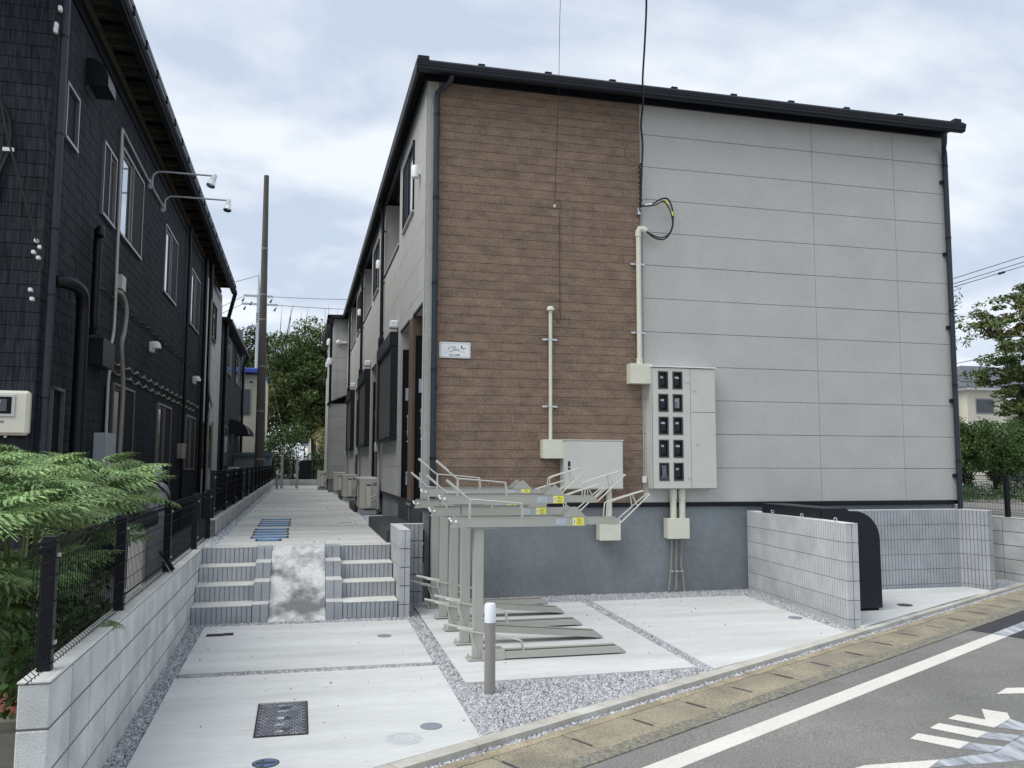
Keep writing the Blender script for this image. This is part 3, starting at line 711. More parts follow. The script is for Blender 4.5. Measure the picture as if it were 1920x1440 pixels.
# street wall downpipes
def downpipe(x, sx, ztop):
    m_ = MB(); m_.tube([(x, -.055, -1.13), (x, -.055, ztop)], .037, 12)
    m_.tube([(x, -.055, ztop-.02), (x, -.058, ztop+.02), (x+sx*.05, -.10, ztop+.07), (x+sx*.13, -.21, ztop+.11), (x+sx*.155, -.245, ztop+.16), (x+sx*.155, -.25, ztop+.24)], .035, 12)
    o = m_.build('downpipe', M['pipe_dark'], ab, smooth=True)
    for zz in (4.95, 3.85, 2.75, 1.65, .55):
        if zz < ztop: MB().tube([(x, -.055, zz), (x, -.055, zz+.035)], .041, 12).build('pipe_collar', M['gutter'], o, smooth=True); 
    m_ = MB()
    for zz in (4.7, 3.6, 2.5, 1.42, .33):
        if zz < ztop: m_.box(x-sx*.0-.068 if sx < 0 else x+.02, x-.03 if sx < 0 else x+.045, -.05, -.0, zz, zz+.05)
    m_.build('bracket', M['black'], o)
downpipe(.118, 1, 5.22); downpipe(7.803, -1, 5.15)
MB().box(7.806, 7.835, -.012, .04, -.05, ZT).build('corner_trim', M['pale_trim'], ab)

# far projecting block
fb = thing('apartment_building', 'farther grey apartment block jutting out at the end of the passage', 'building', (3, 19, -.45))
FX, FY = -.47, 18.9
for (cell, rects) in cells(FX, 0.3, .0, ZT, [-.33], []):
    for a, b, c, d in rects: MB().box(a+.003, b-.003, FY, FY+.03, c+.004, d-.004).build('siding_panel', M['siding'], fb)
fo = [(FY+.9, FY+2.2, 4.07, 5.08), (FY+6.4, FY+7.6, 4.07, 5.08)]
for (cell, rects) in cells(FY, FY+8, .0, ZT, [FY+2.7, FY+5.4], fo, rowh=.91):
    for a, b, c, d in rects: MB().box(FX, FX+.03, a+.003, b-.003, c+.004, d-.004).build('siding_panel', M['siding'], fb)
MB().box(FX+.02, 7.7, FY+.02, FY+8, -.05, ZT).build('wall_core', M['siding_joint'], fb)
MB().box(FX+.05, 7.7, FY+.05, FY+8, -1.2, -.05).build('foundation', M['found'], fb)
MB().box(FX-.01, 0, FY-.01, FY+.02, -.06, -.005).build('base_flashing', M['black'], fb)
for a, b, c, d in fo:
    w = MB().box(FX-.02, FX+.02, a, b, c, c+.04).box(FX-.02, FX+.02, a, b, d-.04, d).box(FX-.02, FX+.02, a, a+.04, c, d).box(FX-.02, FX+.02, b-.04, b, c, d).box(FX-.02, FX+.02, (a+b)/2-.03, (a+b)/2+.03, c, d).build('window', M['black'], fb)
    MB().box(FX+.0, FX+.01, a+.04, b-.04, c+.04, d-.04).build('pane', M['glass'], w)
MB().box(FX-.03, .2, FY-.03, FY+8, ZF, 5.5).build('fascia', M['gutter'], fb)
MB().box(FX-.22, .3, FY-.26, FY+8.1, 5.5, 5.515).box(FX-.22, FX-.12, FY-.26, FY+8.1, 5.41, 5.5).box(FX-.22, .2, FY-.26, FY-.16, 5.41, 5.5).build('gutter', M['gutter'], fb)
m_ = MB(); m_.add([(FX-.2, FY-.24, 5.52), (1.0, FY-.24, 5.52), (1.0, FY+8, 5.52), (FX-.2, FY+8, 5.52), (1.0, FY+.9, 5.8), (1.0, FY+8, 5.8)], [(0, 1, 2, 3), (0, 4, 1), (0, 3, 5, 4), (1, 4, 5, 2), (3, 2, 5)]); m_.build('roof', M['rooftile'], fb)
m_ = MB(); m_.tube([(-.02, FY-.05, 4.6), (-.22, FY-.05, 4.6)], .04, 8); m_.ball((-.30, FY-.08, 4.6), .09, 10, 8); m_.build('vent_hood', M['white'], fb, smooth=True)
for yv, zv in ((FY+.7, 4.62), (FY+.3, 3.9), (FY+1.6, 3.95)):
    MB().lathe([(.001, zv+.22), (.07, zv+.20), (.10, zv+.12), (.10, zv-.02)], FX-.11, yv, 12).build('vent_hood', M['white'], fb, smooth=True)
MB().box(-.56, 0.02, 17.96, 18.85, -.02, 2.45).build('porch_wall', M['siding_joint'], fb)
for i in range(6): MB().box(-.57, .0, 17.945, 17.959, -.015+.41*i, .388+.41*i).build('siding_panel', M['siding'], fb)
for i in range(6): MB().box(-.575, -.5605, 17.945, 18.85, -.015+.41*i, .388+.41*i).build('siding_panel', M['siding'], fb)
MB().box(-.55, 0.02, 17.97, 18.85, -1.2, -.02).build('porch_foundation', M['found'], fb)
m_ = MB(); m_.add([(-.64, 17.88, 2.42), (.04, 17.88, 2.72), (.04, 18.9, 2.72), (-.64, 18.9, 2.42), (-.64, 17.88, 2.48), (.04, 17.88, 2.78), (.04, 18.9, 2.78), (-.64, 18.9, 2.48)], [(0, 1, 2, 3), (7, 6, 5, 4), (0, 4, 5, 1), (1, 5, 6, 2), (2, 6, 7, 3), (3, 7, 4, 0)]); m_.build('porch_roof', M['black'], fb)
m_ = MB(); m_.tube([(-.66, FY+.6, 5.38), (-.53, FY+.5, 5.3), (-.53, FY+.5, -.4)], .045, 8); m_.build('downpipe', M['black'], fb)

# ------------------------------------------------------------------ things on the street wall
sg = thing('name_plate', 'white rectangular name plate with script lettering on the brown planks', 'sign', (.39, -.01, 1.93))
MB().box(.19, .59, -.016, -.003, 1.83, 2.03, c=.003).build('plate', M['white'], sg)
m_ = MB()
for a in ((.205, .575, 2.0135, 2.016), (.205, .575, 1.844, 1.8465), (.205, .2075, 1.8465, 2.0135), (.5725, .575, 1.8465, 2.0135)): m_.box(a[0], a[1], -.0175, -.0162, a[2], a[3])
m_.build('border_line', M['txtg'], sg)
for x in (.203, .577):
    for z in (1.842, 2.018): MB().ball((x, -.018, z), .0065, 8, 6).build('screw_cap', M['zinc'], sg, smooth=True)
def text(s, x, z, size, y, m, parent, shear=0, off=0, name='lettering'):
    cu = bpy.data.curves.new(name, 'FONT'); cu.body = s; cu.size = size; cu.shear = shear; cu.offset = off; cu.align_x = 'CENTER'; cu.extrude = .0006
    o = bpy.data.objects.new(name, cu); COL.objects.link(o); o.location = Vector((x, y, z))-wloc(parent); o.rotation_euler = (R(90), 0, 0); o.parent = parent
    cu.materials.append(m)
    dg = bpy.context.evaluated_depsgraph_get(); dg.update(); me = bpy.data.meshes.new_from_object(o.evaluated_get(dg)); me.materials.clear(); me.materials.append(m)
    q = bpy.data.objects.new(name, me); COL.objects.link(q); q.location = o.location; q.rotation_euler = o.rotation_euler; q.parent = parent; bpy.data.objects.remove(o); return q
text('L', .308, 1.945, .062, -.0172, M['txt'], sg, .9); text('eple', .368, 1.962, .036, -.0172, M['txtg'], sg, .6)
text('J', .352, 1.915, .056, -.0172, M['txt'], sg, .9); text('eune', .408, 1.932, .034, -.0172, M['txtg'], sg, .6)
text('志木上宗岡', .385, 1.857, .028, -.0172, M['txt'], sg)
m_ = MB(); pts = [(.265+.26*i/16, -.0172, 1.895+.032*math.sin(math.pi*(i/16))) for i in range(17)]; m_.tube(pts, .0013, 4); m_.build('arc_line', M['txtg'], sg)
m_ = MB(); m_.prism([(.468, 1.945), (.464, 1.965), (.470, 1.985), (.480, 1.992), (.486, 1.98), (.484, 1.962)], 'y', -.0176, -.0164); m_.prism([(.486, 1.945), (.50, 1.958), (.524, 1.962), (.522, 1.954), (.505, 1.948), (.492, 1.939)], 'y', -.0176, -.0164); m_.build('leaf_emblem', M['txtb'], sg)

def pull_box(name, label, x0, x1, z0, z1, d, group=None):
    t = thing(name, label, 'junction box', ((x0+x1)/2, 0, z0), group)
    MB().box(x0, x1, -d+.012, -.002, z0, z1, c=.004).build('body', M['cream'], t)
    MB().box(x0-.003, x1+.003, -d, -d+.0125, z0-.003, z1+.003, c=.004).build('lid', M['cream'], t)
    return t
pull_box('junction_box', 'cream junction box at the upper left corner of the wide blank cabinet', 1.51, 1.78, .575, .81, .155, 'cream junction boxes')
pull_box('junction_box', 'cream junction box on the dark plinth below the wide blank cabinet', 2.26, 2.54, -.465, -.21, .155, 'cream junction boxes')
pull_box('junction_box', 'cream junction box at the upper left corner of the meter cabinet', 2.70, 2.995, 1.56, 1.82, .155, 'cream junction boxes')
pull_box('junction_box', 'cream junction box on the dark plinth below the meter cabinet', 3.20, 3.50, -.46, -.20, .155, 'cream junction boxes')
def conduit(label, pts, r, clamps=(), cap=None, group='cream conduits'):
    t = thing('conduit', label, 'conduit', (pts[0][0], 0, pts[-1][2]), group)
    MB().tube(pts, r, 12).build('pipe', M['cream'], t, smooth=True)
    for z in clamps:
        x = pts[-1][0]
        MB().box(x-.10, x+.10, -.022, -.003, z-.008, z+.012).box(x-.10, x-.05, -.03, -.02, z-.012, z-.004).box(x+.05, x+.10, -.03, -.02, z-.012, z-.004).box(x-.022, x+.022, -.05-r-.004, -.02, z-.006, z+.012, c=.002).build('clamp', M['zinc'], t)
    return t
c1_ = conduit('cream conduit rising to a capped head on the brown planks', [(1.635, -.05, 2.50), (1.635, -.05, .81)], .023, (2.11, 1.24))
MB().lathe([(.002, 2.545), (.035, 2.54), (.05, 2.515), (.05, 2.49), (.035, 2.485)], 1.635, -.055, 14).build('cap', M['cream'], c1_, smooth=True)
c2_ = conduit('thick cream conduit with an elbow where the service cable enters', [(2.865, -.055, 3.60), (2.865, -.055, 1.815)], .033, (3.18, 2.25))
MB().tube([(2.865, -.055, 1.815), (2.865, -.055, 1.90)], .042, 12).build('socket', M['cream'], c2_, smooth=True)
m_ = MB(); m_.tube([(2.865, -.055, 3.55), (2.865, -.055, 3.62), (2.88, -.065, 3.655), (2.93, -.07, 3.655), (2.97, -.075, 3.63)], .042, 12); m_.build('elbow', M['cream'], c2_, smooth=True)
conduit('short fat cream conduit under the blank cabinet, behind the bike racks', [(2.42, -.06, .19), (2.42, -.06, -.21)], .040)
for x, s in ((3.315, 'left one of two fat cream conduits under the meter cabinet'), (3.44, 'right one of two fat cream conduits under the meter cabinet')):
    t = conduit(s, [(x, -.065, .18), (x, -.065, -.2)], .043)
    MB().tube([(x, -.065, .18), (x, -.065, .05)], .050, 12).build('socket', M['cream'], t, smooth=True)
for (x, dx, s) in ((3.30, -.05, 'left'), (3.37, -.02, 'middle'), (3.44, .03, 'right')):
    t = thing('thin_conduit', '%s one of three thin grey conduits running down the plinth to the gravel' % s, 'conduit', (x, 0, -1.14), 'thin grey conduits')
    MB().tube(fit([(x, -.03, -.46), (x, -.03, -.62), (x-.01, -.03, -.8), (x+dx*.4, -.03, -.92), (x+dx, -.035, -1.14)], 4), .0115, 8).build('pipe', M['greycable'], t, smooth=True)
    MB().box(x-.02, x+.02, -.045, -.0, -.90, -.885).build('clip', M['pale_trim'], t)
# blank cabinet
bc = thing('blank_cabinet', 'wide pale grey blank cabinet with a small black handle on the brown planks', 'cabinet', (2.17, 0, .18))
MB().box(1.775, 2.565, -.195, -.002, .185, .80, c=.004).build('body', M['cab'], bc)
MB().box(1.765, 2.575, -.205, -.0, .80, .815, c=.003).build('rain_lip', M['pale_trim'], bc)
MB().box(1.785, 2.558, -.203, -.1955, .195, .79, c=.003).build('door', M['cab'], bc)
hd = MB().box(1.82, 1.85, -.207, -.2032, .43, .54, c=.002).build('handle', M['black'], bc)
MB().box(1.828, 1.842, -.210, -.2072, .455, .475).build('lever', M['zinc'], hd)
# meter cabinet
mc = thing('meter_cabinet', 'tall pale grey cabinet with two columns of five dark meter windows', 'cabinet', (3.43, 0, .18))
MB().box(2.975, 3.885, -.19, -.002, .185, 1.775, c=.004).build('body', M['cab'], mc)
MB().box(2.965, 3.895, -.215, -.0, 1.778, 1.795, c=.003).build('rain_lip', M['white'], mc)
MB().box(2.977, 3.883, -.1925, -.1895, .187, 1.773).build('door_gap', M['dark_joint'], mc)
def door_panel(x0, x1, z0, z1, holes=()):
    m_ = MB()
    if not holes: m_.box(x0, x1, -.200, -.193, z0, z1, c=.002)
    else:
        xs = sorted(set([x0, x1]+[h for q in holes for h in q[:2]])); zs = sorted(set([z0, z1]+[h for q in holes for h in q[2:]]))
        for a, b in zip(xs[:-1], xs[1:]):
            for c, d in zip(zs[:-1], zs[1:]):
                if any(q[0] <= a and b <= q[1] and q[2] <= c and d <= q[3] for q in holes): continue
                m_.box(a, b, -.200, -.193, c, d)
    return m_.build('door', M['cab'], mc)
holes = [(3.062+.204*i, 3.202+.204*i, 1.49-.30*j, 1.725-.30*j) for i in range(2) for j in range(5)]
dl = door_panel(2.982, 3.518, .192, 1.768, holes)
door_panel(3.524, 3.880, 1.194, 1.768); door_panel(3.524, 3.880, .192, 1.188)
for x, z in ((3.477, 1.60), (3.487, .33), (3.575, 1.49), (3.605, .78)): MB().tube([(x, -.2, z), (x, -.212, z)], .015, 10).build('knob', M['zinc'], mc, smooth=True)
for q, (a, b, c, d) in enumerate(holes):
    w = MB().box(a, a+.018, -.206, -.194, c, d).box(b-.018, b, -.206, -.194, c, d).box(a+.018, b-.018, -.206, -.194, c, c+.018).box(a+.018, b-.018, -.206, -.194, d-.018, d).build('meter_window', M['mframe'], mc)
    MB().box(a+.018, b-.018, -.1945, -.1935, c+.018, d-.018).build('dark_back', M['black_matt'], w)
    if q != 4:
        MB().box(a+.030, b-.045, -.198, -.1946, c+.05, d-.05, c=.004).build('meter', M['garb'] if q != 6 else M['discgrey'], w)
        MB().box(a+.034, a+.070+.01*(q % 3), -.1995, -.1982, d-.095, d-.070).build('meter_label', M['bluelab'] if q % 3 else M['upole'], w)
    m_ = MB()
    for kx in range(2 if q != 4 else 6): m_.tube(fit([(a+.03+.018*kx, -.197, c+.02), (a+.05+.010*kx, -.197, c+.10), (a+.04+.012*kx, -.197, d-.03)], 3), .0035, 4)
    m_.build('wiring', M['cable'] if q != 4 else M['discgrey'], w)
ob = thing('outlet_box', 'small white outlet box beside the lower left of the meter cabinet', 'outlet', (2.93, 0, .27))
MB().box(2.90, 2.955, -.045, -.002, .26, .345, c=.006).build('cover', M['white'], ob)
# service cable and loops
sc_ = thing('service_cable', 'thick black service cable coming down from the sky to the wall bracket', 'cable', (2.89, -.05, 3.9))
m_ = MB()
pts = [(2.889, -.07, 3.90), (2.911, -.085, 4.38), (2.925, -.10, 4.82), (2.888, -.14, 5.07), (2.855, -.30, 5.333), (2.80, -.42, 5.57), (2.72, -.7, 5.98), (2.62, -1.0, 6.45), (2.35, -1.6, 7.45)]
m_.tube(fit(pts, 4), .013, 6)
for i in range(26):
    z = 3.95+i*.024; m_.ball((2.895+.012*math.sin(i*2.1), -.075+.01*math.cos(i*2.1), z), .017, 6, 4)
m_.build('strand', M['cable'], sc_)
m_ = MB(); m_.tube(fit([(2.91, -.08, 3.97), (3.05, -.1, 4.0), (3.18, -.1, 4.08), (3.28, -.1, 4.09), (3.34, -.1, 3.98), (3.355, -.1, 3.82), (3.33, -.1, 3.66), (3.22, -.1, 3.53), (3.08, -.1, 3.54), (2.96, -.08, 3.63)], 5), .011, 6)
m_.tube(fit([(2.91, -.08, 3.965), (3.08, -.11, 3.985), (3.2, -.11, 4.045), (3.27, -.11, 4.0), (3.325, -.11, 3.88), (3.345, -.1, 3.74), (3.28, -.11, 3.60), (3.15, -.11, 3.545), (2.97, -.08, 3.62)], 5), .009, 6)
m_.build('loop', M['cable'], sc_, smooth=True)
MB().tube([(2.95, -.095, 3.985), (3.05, -.1, 4.0)], .014, 8).build('white_sleeve', M['white'], sc_)
MB().tube([(3.245, -.105, 4.06), (3.285, -.105, 4.02)], .0135, 6).tube([(3.338, -.105, 3.92), (3.345, -.105, 3.86)], .0135, 6).build('yellow_tape', M['yellow'], sc_)
m_ = MB().box(2.862, 2.895, -.06, -.006, 3.86, 3.95).tube([(2.88, -.06, 3.9), (2.9, -.09, 3.94)], .008, 6).build('bracket', M['zinc'], sc_)
tc_ = thing('telephone_wire', 'thin black drop wire ending at a small hook on the brown planks', 'cable', (1.70, -.02, 3.9))
m_ = MB(); m_.tube([(1.701, -.03, 3.936), (1.679, -.2, 4.669), (1.642, -.42, 5.363), (1.535, -.8, 5.90), (1.46, -1.1, 6.33), (1.25, -1.8, 7.4)], .0035, 5)
m_.tube(fit([(1.71, -.02, 3.95), (1.76, -.03, 3.97), (1.785, -.02, 3.9), (1.775, -.015, 3.7), (1.775, -.012, 2.6), (1.785, -.015, 2.42), (1.76, -.02, 2.34), (1.72, -.02, 2.38)], 5), .0035, 5); m_.build('wire', M['cable'], tc_)
MB().box(1.685, 1.715, -.03, -.004, 3.875, 3.91).build('hook_plate', M['zinc'], tc_)
# small white anchors on the plinth

# ------------------------------------------------------------------ air conditioners
def ac(x0, y0, label, topitem=False):
    a = thing('air_conditioner', label, 'air conditioner', ((x0+.17), y0+.4, -.45), 'air conditioner outdoor units')
    W_, D_, z0, z1 = .34, .78, -.335, .215
    MB().box(x0, x0+W_, y0, y0+D_, z0, z1, c=.018).build('casing', M['acbody'], a)
    MB().box(x0-.004, x0+W_+.004, y0-.004, y0+D_+.004, z1-.025, z1+.006, c=.006).build('top_panel', M['acbody'], a)
    m_ = MB()
    for i in range(9):
        rr = .235
        m_.box(x0-.010, x0-.001, y0+.28-.235, y0+.28+.235, z0+.05+i*.052, z0+.056+i*.052)
    m_.build('fan_grille', M['acdark'], a)
    MB().box(x0+.105, x0+.110, y0-.003, y0-.0005, z0+.02, z1-.03).build('seam', M['acdark'], a)
    c = MB(); c.prism([(x0+.125, .12), (x0+.205, .12), (x0+.215, -.30), (x0+.15, -.30)], 'y', y0-.035, y0-.001); c = c.build('valve_cover', M['white'] if False else M['acpale'], a)
    MB().box(x0+.12, x0+.21, y0-.037, y0-.0355, .085, .115).build('hand_grip_shade', M['acshadow'], c)  # flat dark strip: shade of the grip hollow painted in, no hollow modelled
    MB().box(x0+.235, x0+.31, y0-.003, y0-.0005, .08, .145).build('rating_label', M['discgrey'], a)
    m_ = MB(); 
    for dz in (0, -.06): m_.tube(fit([(x0+.20, y0-.03, -.14+dz), (x0+.25, y0-.05, -.105+dz), (x0+.31, y0-.03, -.10+dz), (x0+.37, y0+.03, -.18+dz), (x0+.385, y0+.08, -.40)], 4), .013, 6)
    m_.build('refrigerant_pipe', M['acbody'], a, smooth=True)
    MB().box(x0+.02, x0+.32, y0+.06, y0+.16, -.45, z0-.02, c=.008).box(x0+.02, x0+.32, y0+D_-.16, y0+D_-.06, -.45, z0-.02, c=.008).build('base_block', M['grey_block'], a)
    MB().box(x0+.10, x0+.24, y0+.02, y0+.2, z0-.02, z0).build('foot', M['black'], a)
    if topitem: pass
    return a
ac(-.385, 5.55, 'nearest beige air conditioner unit standing on the gravel beside the passage')
ac(-.42, 11.15, 'second beige air conditioner unit along the passage, behind the nearest one')
ac(-.45, 16.0, 'third beige air conditioner unit along the passage, before the jutting block')
ac(-.86, 20.6, 'farthest beige air conditioner unit, beside the jutting far block')
ct = thing('folded_carton', 'small white folded cartons lying on top of the nearest air conditioner', 'carton', (-.24, 5.95, .222))
MB().box(-.44, -.06, 5.75, 6.25, .2225, .240, c=.004).build('sheet', M['white'], ct)
MB().box(-.34, -.14, 5.85, 6.15, .2405, .262, c=.004).build('sheet', M['pale_trim'], ct)

# ------------------------------------------------------------------ bike racks
def bike_rack(high):
    t = thing('bike_rack', '', 'bike rack', (0, 0, 0)); b = 1.30 if high else 1.14
    MB().box(.03, .115, -.045, .045, .01, b-.012, c=.004).build('post', M['rack'], t)
    p = MB().box(-.02, .165, -.075, .075, 0, .010, c=.002).build('base_plate', M['rack'], t)
    m_ = MB()
    for x in (.0, .145):
        for y in (-.055, .055): m_.tube([(x, y, .01), (x, y, .035)], .009, 6)
    m_.build('anchor_bolt', M['rack_pale'], p)
    MB().box(-.03, .24, -.065, .065, b-.012, b-.0015, c=.002).build('support_plate', M['rack'], t)
    r = MB().box(-.17, 1.05, -.075, -.068, b, b+.074).box(-.15, 1.03, .068, .075, b, b+.094).box(-.17, 1.05, -.068, .068, b, b+.006)
    r.box(-.17, 1.05, -.077, -.060, b+.0745, b+.079, c=.001).box(-.13, 1.03, .060, .079, b+.0945, b+.099, c=.001)
    r = r.build('upper_rail', M['rack'], t)
    m_ = MB()
    for q in ((-.178, -.055, b+.055), (-.175, .04, b+.07), (-.14, -.079, b+.050)): m_.ball(q, .013, 8, 6)
    m_.build('end_bolt', M['white'], r, smooth=True)
    MB().prism([(.83, b+.081), (1.05, b+.081), (.955, b+.172), (.930, b+.172)], 'y', -.079, -.0745).build('gusset', M['rack'], r)
    MB().prism([(.80, b+.087), (1.02, b+.087), (.925, b+.178), (.905, b+.178)], 'y', .062, .068).build('gusset', M['rack'], r)
    y_ = MB().box(.925, 1.03, -.0775, -.0752, b+.004, b+.075).build('yellow_label', M['yellow'], r)
    MB().box(.930, .955, -.0782, -.0776, b+.012, b+.066).build('label_picture', M['white'], y_)
    m_ = MB(); m_.box(.938, .945, -.0788, -.0783, b+.025, b+.055)
    for i in range(4): m_.box(.965, 1.015-.01*(i % 2), -.0788, -.0776, b+.016+i*.014, b+.020+i*.014)
    m_.build('label_print', M['txtg'], y_)
    l_ = MB().box(.765, .865, -.0770, -.0752, b+.010, b+.068).build('pale_label', M['bluelab'], r)
    m_ = MB()
    for i in range(5): m_.box(.80, .855, -.0778, -.0771, b+.016+i*.010, b+.019+i*.010)
    m_.box(.772, .795, -.0778, -.0771, b+.02, b+.06); m_.build('label_print', M['pale_trim'], l_)
    e = MB().box(1.02, 1.38, -.050, .050, b+.010, b+.016).box(1.02, 1.38, -.055, -.049, b+.010, b+.064).box(1.02, 1.38, .049, .055, b+.010, b+.074).build('extension_tray', M['rack'], t)
    m_ = MB()
    m_.tube(fit([(1.28, -.045, b+.01), (1.38, -.045, b+.015), (1.43, -.045, b+.05), (1.66, -.03, b+.25), (1.70, 0, b+.27), (1.66, .03, b+.26), (1.43, .045, b+.07), (1.37, .045, b+.03)], 4), .007, 6)
    for s in (-.04, .04): m_.tube(fit([(1.26, s, b+.07), (1.27, s, b+.17), (1.31, s, b+.215), (1.60, s*.5, b+.30), (1.63, 0, b+.305)], 4), .0065, 6)
    m_.tube([(1.52, -.025, b+.27), (1.57, -.03, b+.17)], .006, 6).tube([(1.52, .025, b+.27), (1.54, .035, b+.155)], .006, 6)
    m_.build('wheel_guard', M['rack_pale'], t)
    m_ = MB()
    m_.tube([(-.215, 0, b+.41), (-.10, 0, b+.315)], .012, 8)
    for s in (-.022, .022): m_.tube(fit([(-.13, s*.5, b+.338), (-.012, s, b+.243), (.03, s, b+.238), (.42, s, b+.205), (.465, s, b+.185), (.475, s, b+.06)], 4), .007, 6).tube([(-.005, s, b+.24), (-.005, s, b+.05)], .007, 6)
    m_.build('pull_handle', M['rack_pale'], t)
    # lower tray
    tr_ = MB()
    z0a, z0b = (.0, .0) if not high else (.115, .004)
    def bar(x0, x1, y0, y1, za, zb_, h0, h1):
        tr_.add([(x0, y0, za+h0), (x1, y0, zb_+h0), (x1, y1, zb_+h0), (x0, y1, za+h0), (x0, y0, za+h1), (x1, y0, zb_+h1), (x1, y1, zb_+h1), (x0, y1, za+h1)], [(0, 1, 2, 3), (7, 6, 5, 4), (0, 4, 5, 1), (1, 5, 6, 2), (2, 6, 7, 3), (3, 7, 4, 0)])
    bar(.115, 1.36, -.080, -.074, z0a, z0b, .008, .062); bar(.115, 1.36, .074, .080, z0a, z0b, .008, .062); bar(.115, 1.36, -.074, .074, z0a, z0b, .008, .014); bar(.115, 1.36, -.074, -.03, z0a, z0b, .056, .061); bar(.115, 1.36, .03, .074, z0a, z0b, .056, .061)
    tr_.add([(1.36, -.08, z0b+.004), (1.43, -.06, z0b+.002), (1.43, .06, z0b+.002), (1.36, .08, z0b+.004), (1.36, -.08, z0b+.062), (1.43, -.06, z0b+.012), (1.43, .06, z0b+.012), (1.36, .08, z0b+.062)], [(0, 1, 2, 3), (7, 6, 5, 4), (0, 4, 5, 1), (1, 5, 6, 2), (2, 6, 7, 3), (3, 7, 4, 0)])
    tr_.build('lower_tray', M['rack'], t)
    MB().box(.10, .30, -.085, .085, z0a+.0, z0a+.085, c=.003).build('tray_bracket', M['rack'], t)
    if high: MB().box(.12, .16, -.05, .05, .01, .115).build('tray_leg', M['rack'], t)
    m_ = MB(); k = .42 if high else .28
    m_.tube([(-.22, 0, k+.03), (.02, -.05, k-.02)], .012, 8)
    for s in (-.03, .03): m_.tube(fit([(-.14, s*.4, k+.005), (.0, s-.03, k-.03), (.30, s, k-.10), (.44, s, k-.13), (.475, s, k-.16), (.485, s, z0a+.04)], 4), .007, 6)
    m_.tube([(-.01, -.06, k-.02), (.05, -.06, z0a+.07)], .006, 6)
    m_.build('lower_arm', M['rack_pale'], t)
    return t
lab = ['bike rack nearest the white topped bollard, frontmost of the row', 'second bike rack from the front, its upper rail raised above its neighbours', 'middle bike rack of the row of five', 'fourth bike rack from the front with a raised upper rail', 'rearmost bike rack, closest to the dark plinth']
protoL, protoH = bike_rack(False), bike_rack(True)
for i, y in enumerate((-3.07, -2.46, -1.84, -1.21, -.58)):
    pr = protoH if i % 2 else protoL
    o = pr if i < 2 else copy_tree(pr)
    o.location = (0, y, g(y)+.0015); o['label'] = lab[i]; o['group'] = 'two tier bike racks'
# ------------------------------------------------------------------ bollard lights
def bollard(x, y, z, h, label):
    t = thing('bollard_light', label, 'bollard', (x, y, z), 'bollard lights')
    MB().lathe([(.042, z), (.042, z+h-.145)], x, y, 28).build('post', M['bronze'], t, smooth=True)
    MB().lathe([(.043, z+h-.144), (.0435, z+h-.02), (.038, z+h-.004), (.02, z+h)], x, y, 28).build('lamp_cover', M['opal'], t, smooth=True)
bollard(-.03, -4.04, g(-4.04)-.03, .685, 'bronze bollard with white lamp top in the gravel in front of the bike racks')
bollard(-2.28, 22.2, -.45, .68, 'small distant bollard lamp near the far end of the passage')
# ------------------------------------------------------------------ covers in the slabs
def disc(name, label, x, y, r, m, rim=None):
    t = thing(name, label, 'manhole cover', (x, y, g(y)))
    z = g(y)
    MB().lathe([(r, z-.02), (r, z+.0035)], x, y, 32).build('cover', m, t)
    if rim:
        m_ = MB(); m_.lathe([(r+.012, z-.02), (r+.012, z+.0020)], x, y, 32); m_.build('ring', rim, t)
    return t
disc('round_cover', 'plain dark grey round cover near the right corner of the front slab', -.585, -4.755, .073, M['discgrey'])
t_ = disc('round_cover', 'pale round cover almost the colour of the concrete, beside the dark grey one', -.79, -4.955, .11, M['palecover'], M['slab'])
m_ = MB(); 
for rr in (.04, .075, .095): m_.tube([(-.79+rr*math.cos(a*.3142), -4.955+rr*math.sin(a*.3142), g(-4.955)+.004) for a in range(21)], .0012, 4, cap=False)
m_.build('raised_ring', M['upole'], t_)
t_ = disc('round_cover', 'shiny blue and black round cover at the front edge of the slab', -1.62, -5.20, .066, M['bluecover'], M['iron'])
zz = g(-5.2)+.004; MB().box(-1.675, -1.565, -5.212, -5.188, zz, zz+.003).box(-1.65, -1.63, -5.25, -5.15, zz, zz+.002).build('handle_bar', M['iron'], t_)
disc('round_cover', 'grey round cover in the rear slab near the steps, right side', -.63, -1.99, .070, M['discgrey'])
disc('round_cover', 'grey round cover in the right slab beside the ribbed bin wall', 3.86, -2.0, .075, M['discgrey'])
disc('round_cover', 'dark green round cover inside the bin enclosure floor', 5.6, -1.58, .085, M['iron'])
t_ = thing('drain_grate', 'small dark rectangular drain lid in the rear slab at the foot of the steps', 'drain', (-2.19, -1.63, g(-1.6)))
zz = g(-1.63); MB().box(-2.31, -2.15, -1.685, -1.575, zz-.01, zz+.004).box(-2.149, -2.06, -1.670, -1.565, zz-.01, zz+.006).build('lid', M['black'], t_)
t_ = thing('access_cover', 'rectangular patterned iron access cover with white stains in the front slab', 'manhole cover', (-1.54, -4.38, g(-4.38)))
zz = g(-4.38)
def szz(y): return g(y)
x0, x1, y0, y1 = -1.715, -1.375, -4.745, -4.02
m_ = MB(); m_.add([(x0, y0, szz(y0)+.003), (x1, y0, szz(y0)+.003), (x1, y1, szz(y1)+.003), (x0, y1, szz(y1)+.003)], [(0, 1, 2, 3)]); m_.build('plate', M['iron'], t_)
m_ = MB()
for (a, b, c, d) in ((x0, x0+.006, y0, y1), (x1-.006, x1, y0, y1), (x0, x1, y0, y0+.006), (x0, x1, y1-.006, y1)): m_.add([(a, c, szz(c)+.006), (b, c, szz(c)+.006), (b, d, szz(d)+.006), (a, d, szz(d)+.006)], [(0, 1, 2, 3)])
m_.build('frame', M['black_matt'], t_)
pad = MB().box(-.014, .014, -.013, .013, 0, .004, c=.001).mesh('raised_pad', M['iron_pale'])
nr, ncl = 21, 9
